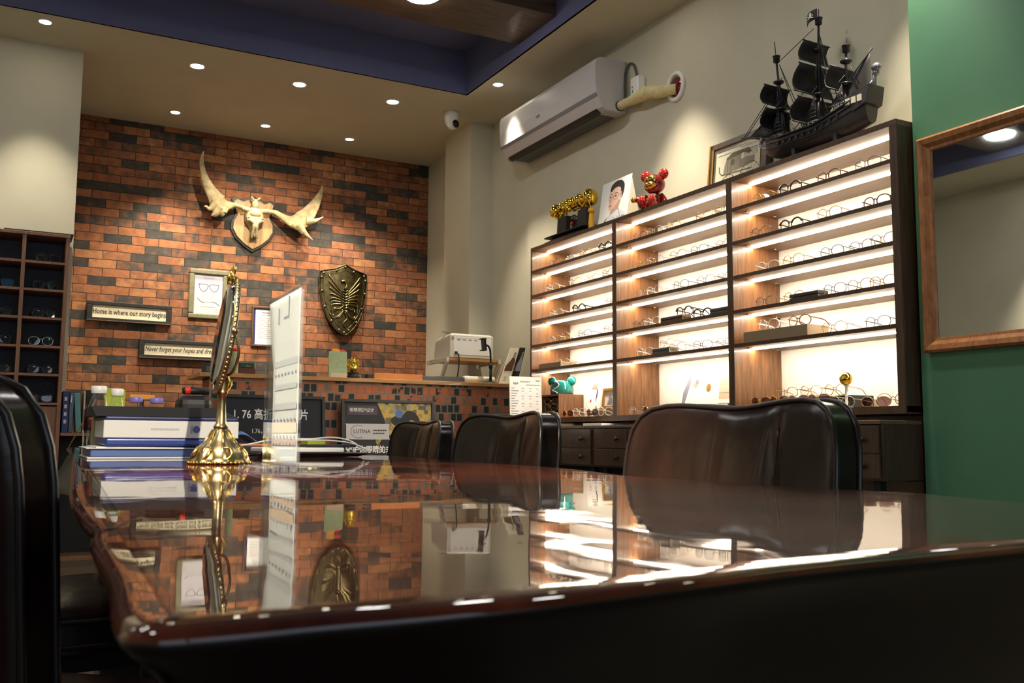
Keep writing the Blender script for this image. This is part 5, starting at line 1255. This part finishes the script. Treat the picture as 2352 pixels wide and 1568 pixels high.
for sg in (-1, 1): b.tube(smooth_path([(0, .0, HH+.004), (sg*.012, 0, HH+.012), (sg*.016, 0, HH+.022), (sg*.006, 0, HH+.024)], 4), .0032, 6); b.tube(smooth_path([(sg*.03, 0, HH*.96), (sg*.022, -.004, HH+.010), (0, 0, HH+.006)], 4), .003, 6)
b.ball((0, 0, HH+.020), (.006, .004, .010), 8, 6); b.ball((0, -.004, HH+.004), (.008, .007, .008), 10, 8); b.build('crest', M['gold'], head)
b = MB()
for sg in (-1, 1): b.tube(smooth_path([(0, 0, .168), (sg*.004+.012, sg*.05, .170), (.014, sg*.078, .205), (.004, sg*.084, .245)], 5), .0030, 8); b.ball((.003, sg*.086, .245), .007, 10, 8)
b.build('fork', M['brass'], t)

# acrylic price stand
t = thing('price_stand', 'clear acrylic T-shaped stand holding a curled white price list', 'stand', (.388, 1.515, TZ(1.515)), math.radians(-1.2))
sd = lambda y: .0075*y
b = MB(); b.hexa([(-.045, -.085, .0005-.0007), (.045, -.085, -.0002), (.045, .10, .0011), (-.045, .10, .0011), (-.045, -.085, .0068), (.045, -.085, .0068), (.045, .10, .0080), (-.045, .10, .0080)]); b.build('base', M['acrylic'], t, bevel=.001)
for x0, x1 in ((-.0040, -.0020), (.0020, .0040)): MB().hexa([(x0, -.115, .0085), (x1, -.115, .0085), (x1, .105, .0085), (x0, .105, .0085), (x0, -.115, .283), (x1, -.115, .283), (x1, .105, .283), (x0, .105, .283)]).build('clear_panel', M['acrylic'], t, bevel=.0006)
b = MB(); b.grid(lambda u, v: (-.0008+.0006*math.sin(6*v), lerp(-.112, lerp(.055, .098, max(0, (v-.55)/.45) if v > .6 else 0), u) if True else 0, lerp(.0095, .278, v)), 6, 24)
pg = b.build('price_list', M['sheet'], t); pg.modifiers.new('thickness', 'SOLIDIFY').thickness = .0004
b = MB(); yx = -.0016
def yzr(y0, y1, z0, z1): b.add([(yx, y1, z0), (yx, y0, z0), (yx, y0, z1), (yx, y1, z1)], [(0,1,2,3)])
b.m = 0
for z, hgt in ((.165, .010), (.128, .008), (.096, .010)): yzr(-.105, .045, z, z+hgt)
b.m = 1
for z in (.040, .052, .058+.02, .150): 
    for k in range(7): yzr(-.10+.022*k, -.092+.022*k, z, z+.004)
b.m = 2
yzr(-.108, .05, .060, .076); yzr(-.108, .05, .0405, .050); b.m = 1; yzr(.02, .028, .235, .262); yzr(-.045, -.038, .243, .275); yzr(-.045, -.01, .240, .244)
b.build('printed_lines', [M['ink_light'], M['slate'], M['pink']], pg, recalc=False)

# pile of folders (flat on the table, spines toward the camera)
py = 2.20; pz = TZ(py)+.0008
def flat(name, lb, cat, x0, x1, y0, y1, z0, z1, m, bevel=.002, group='folders and papers on the table', tilt=True):
    o = MB().box(0, x1-x0, 0, y1-y0, 0, z1-z0).build(name, m, None, (x0, y0, z0), (.0075, 0, 0), bevel); return tag(o, lb, cat, group)
t = thing('blue_box', 'flat pale blue box between white covers at the bottom of the pile', 'box', (.158, py, pz), 0, 'folders and papers on the table'); t.rotation_euler = (.0075, 0, 0)
MB().box(0, .30, 0, .24, 0, .0035).build('lower_cover', M['paper'], t); MB().box(.006, .31, .004, .24, .0038, .0205).build('body', M['bluelight'], t, bevel=.003)
t = thing('papers', 'loose white papers under the blue folder', 'papers', (.155, py-.002, pz+.0208)); t.rotation_euler = (.0075, 0, 0)
b = MB(); b.box(0, .31, 0, .23, 0, .0015); b.hexa([(.02, .01, .0016), (.30, .005, .0016), (.30, .22, .0016), (.01, .22, .0016), (.02, .01, .0045), (.30, .005, .0020), (.30, .22, .0030), (.02, .22, .0045)]); b.build('sheets', M['paper'], t)
t = thing('folder', 'blue ring folder with white spine label and blue dot, lying in the pile', 'folder', (.187, py, pz+.0262)); t.rotation_euler = (.0075, 0, 0)
MB().box(.004, .276, 0, .22, 0, .018).build('blue_cover', M['bluebox'], t, bevel=.005)
MB().box(0, .282, -.0015, .22, .0182, .0555).build('white_spine', M['paper'], t, bevel=.0015); MB().box(.003, .28, 0, .22, .0557, .064).build('upper_cover', M['navy'], t, bevel=.003)
b = MB(); b.ell(.190, .0375, .0078, .0078, -.0022, 24); b.build('blue_dot', M['bluebox'], t, recalc=False)
text('TOKAI', .0065, M['navy'], t, (.1795, -.0022, .0375), rot=(PI/2, PI/2, 0), align='CENTER')
b = MB(); xx = .095
while xx < .152: b.rect(xx, xx+.0032, .0355, .0395, -.0022); xx += .0046
b.build('spine_text', M['ink_light'], t, recalc=False)
t = thing('black_tray', 'black flat tray lid with sloping edges on top of the pile', 'lid', (.165, py+.01, pz+.0906)); t.rotation_euler = (.0075, 0, 0)
MB().hexa([(.006, .0, 0), (.305, .0, 0), (.305, .24, 0), (.006, .24, 0), (0, .03, .022), (.262, .03, .022), (.262, .22, .022), (.0, .22, .022)]).build('lid', M['dark'], t, bevel=.002)
t = thing('kraft_box', 'kraft box with brown brush lettering beside the folder', 'box', (.184, 2.44, TZ(2.44)))
MB().box(0, .055, 0, .06, .0, .092).build('box', M['kraft'], t, bevel=.002)
b = MB(); b.line([(.026, .048), (.034, .052)], .004, -.0006); b.line([(.024, .042), (.032, .044)], .003, -.0006); b.line([(.03, .036), (.042, .040), (.036, .022)], .005, -.0006); b.line([(.042, .04), (.043, .018)], .005, -.0006); b.line([(.012, .066), (.02, .066)], .002, -.0006); b.line([(.012, .060), (.02, .060)], .002, -.0006); b.build('brush_lettering', M['brownink'], t, recalc=False)
def bottle(lb, x, y, capm, h_, r, cap, group):
    t = thing('bottle', lb, 'bottle', (x, y, TZ(y)), 0, group)
    MB().lathe([(r*.9, 0), (r, .004), (r, h_-cap-.03), (r*.75, h_-cap-.012), (r*.62, h_-cap-.004), (r*.62, h_-cap), (.001, h_-cap)], 24).build('body', M['acrylic'], t)
    MB().lathe([(r*.92, 0.004), (r*.92, h_*.55), (.001, h_*.55)], 20).build('liquid', M['lens'], t)
    MB().lathe([(r*.75, h_-cap+.001), (r*.78, h_-cap+.002), (r*.78, h_-.002), (r*.7, h_), (.001, h_)], 24).build('cap', capm, t)
bottle('clear bottle with white cap behind the folder, nearest the kraft box', .208, 2.62, M['white'], .172, .024, .020, 'bottles behind the folders')
bottle('second white-capped clear bottle behind the folder', .255, 2.66, M['white'], .168, .020, .020, 'bottles behind the folders')
bottle('purple-capped clear bottle behind the folder, first of two', .308, 2.72, M['purple'], .150, .022, .016, 'bottles behind the folders')
bottle('purple-capped clear bottle nearest the table mirror', .363, 2.74, M['purple'], .149, .022, .016, 'bottles behind the folders')
t = thing('drink_bottle', 'clear tube bottle with red lettering beside the kraft box', 'bottle', (.180, 2.50, TZ(2.50)))
MB().lathe([(.011, 0), (.013, .003), (.013, .105), (.008, .122), (.001, .123)], 18).build('body', M['acrylic'], t); MB().lathe([(.0135, .06), (.0138, .062), (.0138, .108), (.0135, .11)], 18).build('label_band', M['lens_tint'], t)
b = MB(); [b.ell(.002, .070+.009*k, .004, .0035, -.0148, 8) for k in range(5)]; b.build('red_lettering', M['red'], t, recalc=False)
tag(MB().tube([(.193, 3.50, TZ(3.5)+.001), (.270, 3.50, TZ(3.5)+.165)], .0022, 6).build('rod', M['oak'], None), 'thin yellow rod put in for a clear acrylic edge, far corner of the table', 'rod')  # rod built in place of the edge of a clear acrylic easel
tag(MB().hexa([(.252, 2.95, TZ(2.95)), (.300, 2.95, TZ(2.95)), (.300, 3.0, TZ(3)), (.252, 3.0, TZ(3)), (.252, 2.95, .942), (.305, 2.95, .937), (.305, 3.0, .937), (.252, 3.0, .942)]).build('carton', M['lime'], None, bevel=.002), 'lime green carton behind the white-capped bottles', 'carton')
t = thing('amber_bar_stand', 'dark desk stand with an amber bar behind the purple caps', 'stand', (.356, 3.0, TZ(3.0)))  # gives no light: a post added to carry the yellow bar
MB().lathe([(.03, 0), (.03, .006), (.006, .01), (.006, .15)], 16).build('post', M['black'], t); MB().box(-.035, .035, -.008, .008, .152, .166).build('amber_bar', M['orangey'], t, bevel=.002)
t = thing('tape_cutter', 'black rounded machine with a red tipped handle behind the table mirror', 'machine', (.47, 2.80, TZ(2.80)))
MB().box(-.048, .048, -.04, .04, .0, .160).build('body', M['black'], t, bevel=.025); MB().lathe([(.008, -.042), (.011, -.038), (.011, .03), (.001, .031)], 14, (.01, 0, .174), 'x').build('handle', M['black'], t); MB().lathe([(.006, -.040), (.0114, -.034), (.0114, -.022), (.006, -.020)], 14, (.01, -.001, .174), 'x').build('red_tip', M['redled'], t)
# tablets, notebook, cloth and cable right of the mirror
t = thing('tablet', 'white tablet lying on a black tray behind the acrylic stand', 'tablet', (.55, 2.31, TZ(2.31)))
MB().hexa([(.02, .0, .001), (.24, .0, .001), (.24, .12, .002), (.02, .12, .002), (-.02, -.01, .010), (.275, -.01, .010), (.275, .14, .011), (-.02, .14, .011)]).build('black_tray', M['blackgloss'], t, bevel=.002); MB().box(.0, .205, .0, .125, .0115, .0235).build('white_tablet', M['paper'], t, bevel=.004); MB().box(.12, .245, .03, .12, .024, .031).build('black_pad', M['black'], t, bevel=.002)
t = thing('notebook', 'dark notebook with orange edge lying behind the tablet', 'notebook', (.505, 2.48, TZ(2.48)))
MB().box(0, .20, 0, .14, .0008, .024).build('cover', M['black'], t, bevel=.002); MB().box(.002, .20, -.001, .138, .0242, .030).build('orange_cover', M['orange'], t, bevel=.0015)
def clo(u, v): return (.05*u*2.0-.035+.02*v, .09*v, .031+.030*math.exp(-((u-.55)/.28)**2)*(1-.4*v)+.007*math.sin(9*u+5*v))
o = MB().grid(clo, 24, 14).build('cloth', M['cloth'], None, (.515, 2.50, TZ(2.5))); o.modifiers.new('thickness', 'SOLIDIFY').thickness = .0015; tag(o, 'crumpled blue cleaning cloth on the dark notebook', 'cloth')
tag(MB().box(0, .05, 0, .05, 0, .012).build('sticky_notes', M['lime'], None, (.715, 2.50, TZ(2.5)+.028), (0, 0, .1), .001), 'yellow pad of sticky notes behind the acrylic stand', 'notes')
tag(MB().box(-.01, .08, 0, .07, 0, .0265).build('card_box', M['black'], None, (.715, 2.50, TZ(2.5)+.0008), (0, 0, .1), .001), 'small black box under the yellow sticky notes', 'box')
tag(MB().tube(smooth_path([(.47, 2.36, .776), (.52, 2.30, .787), (.60, 2.36, .800), (.70, 2.42, .800), (.75, 2.40, .804), (.785, 2.36, .796), (.81, 2.34, .776), (.815, 2.335, .762)], 8), .0020, 6).tube(smooth_path([(.66, 2.40, .797), (.74, 2.38, .796), (.79, 2.34, .788), (.82, 2.31, .768)], 8), .0020, 6).build('cable', M['white'], None), 'white cable looping over the tablet', 'cable')
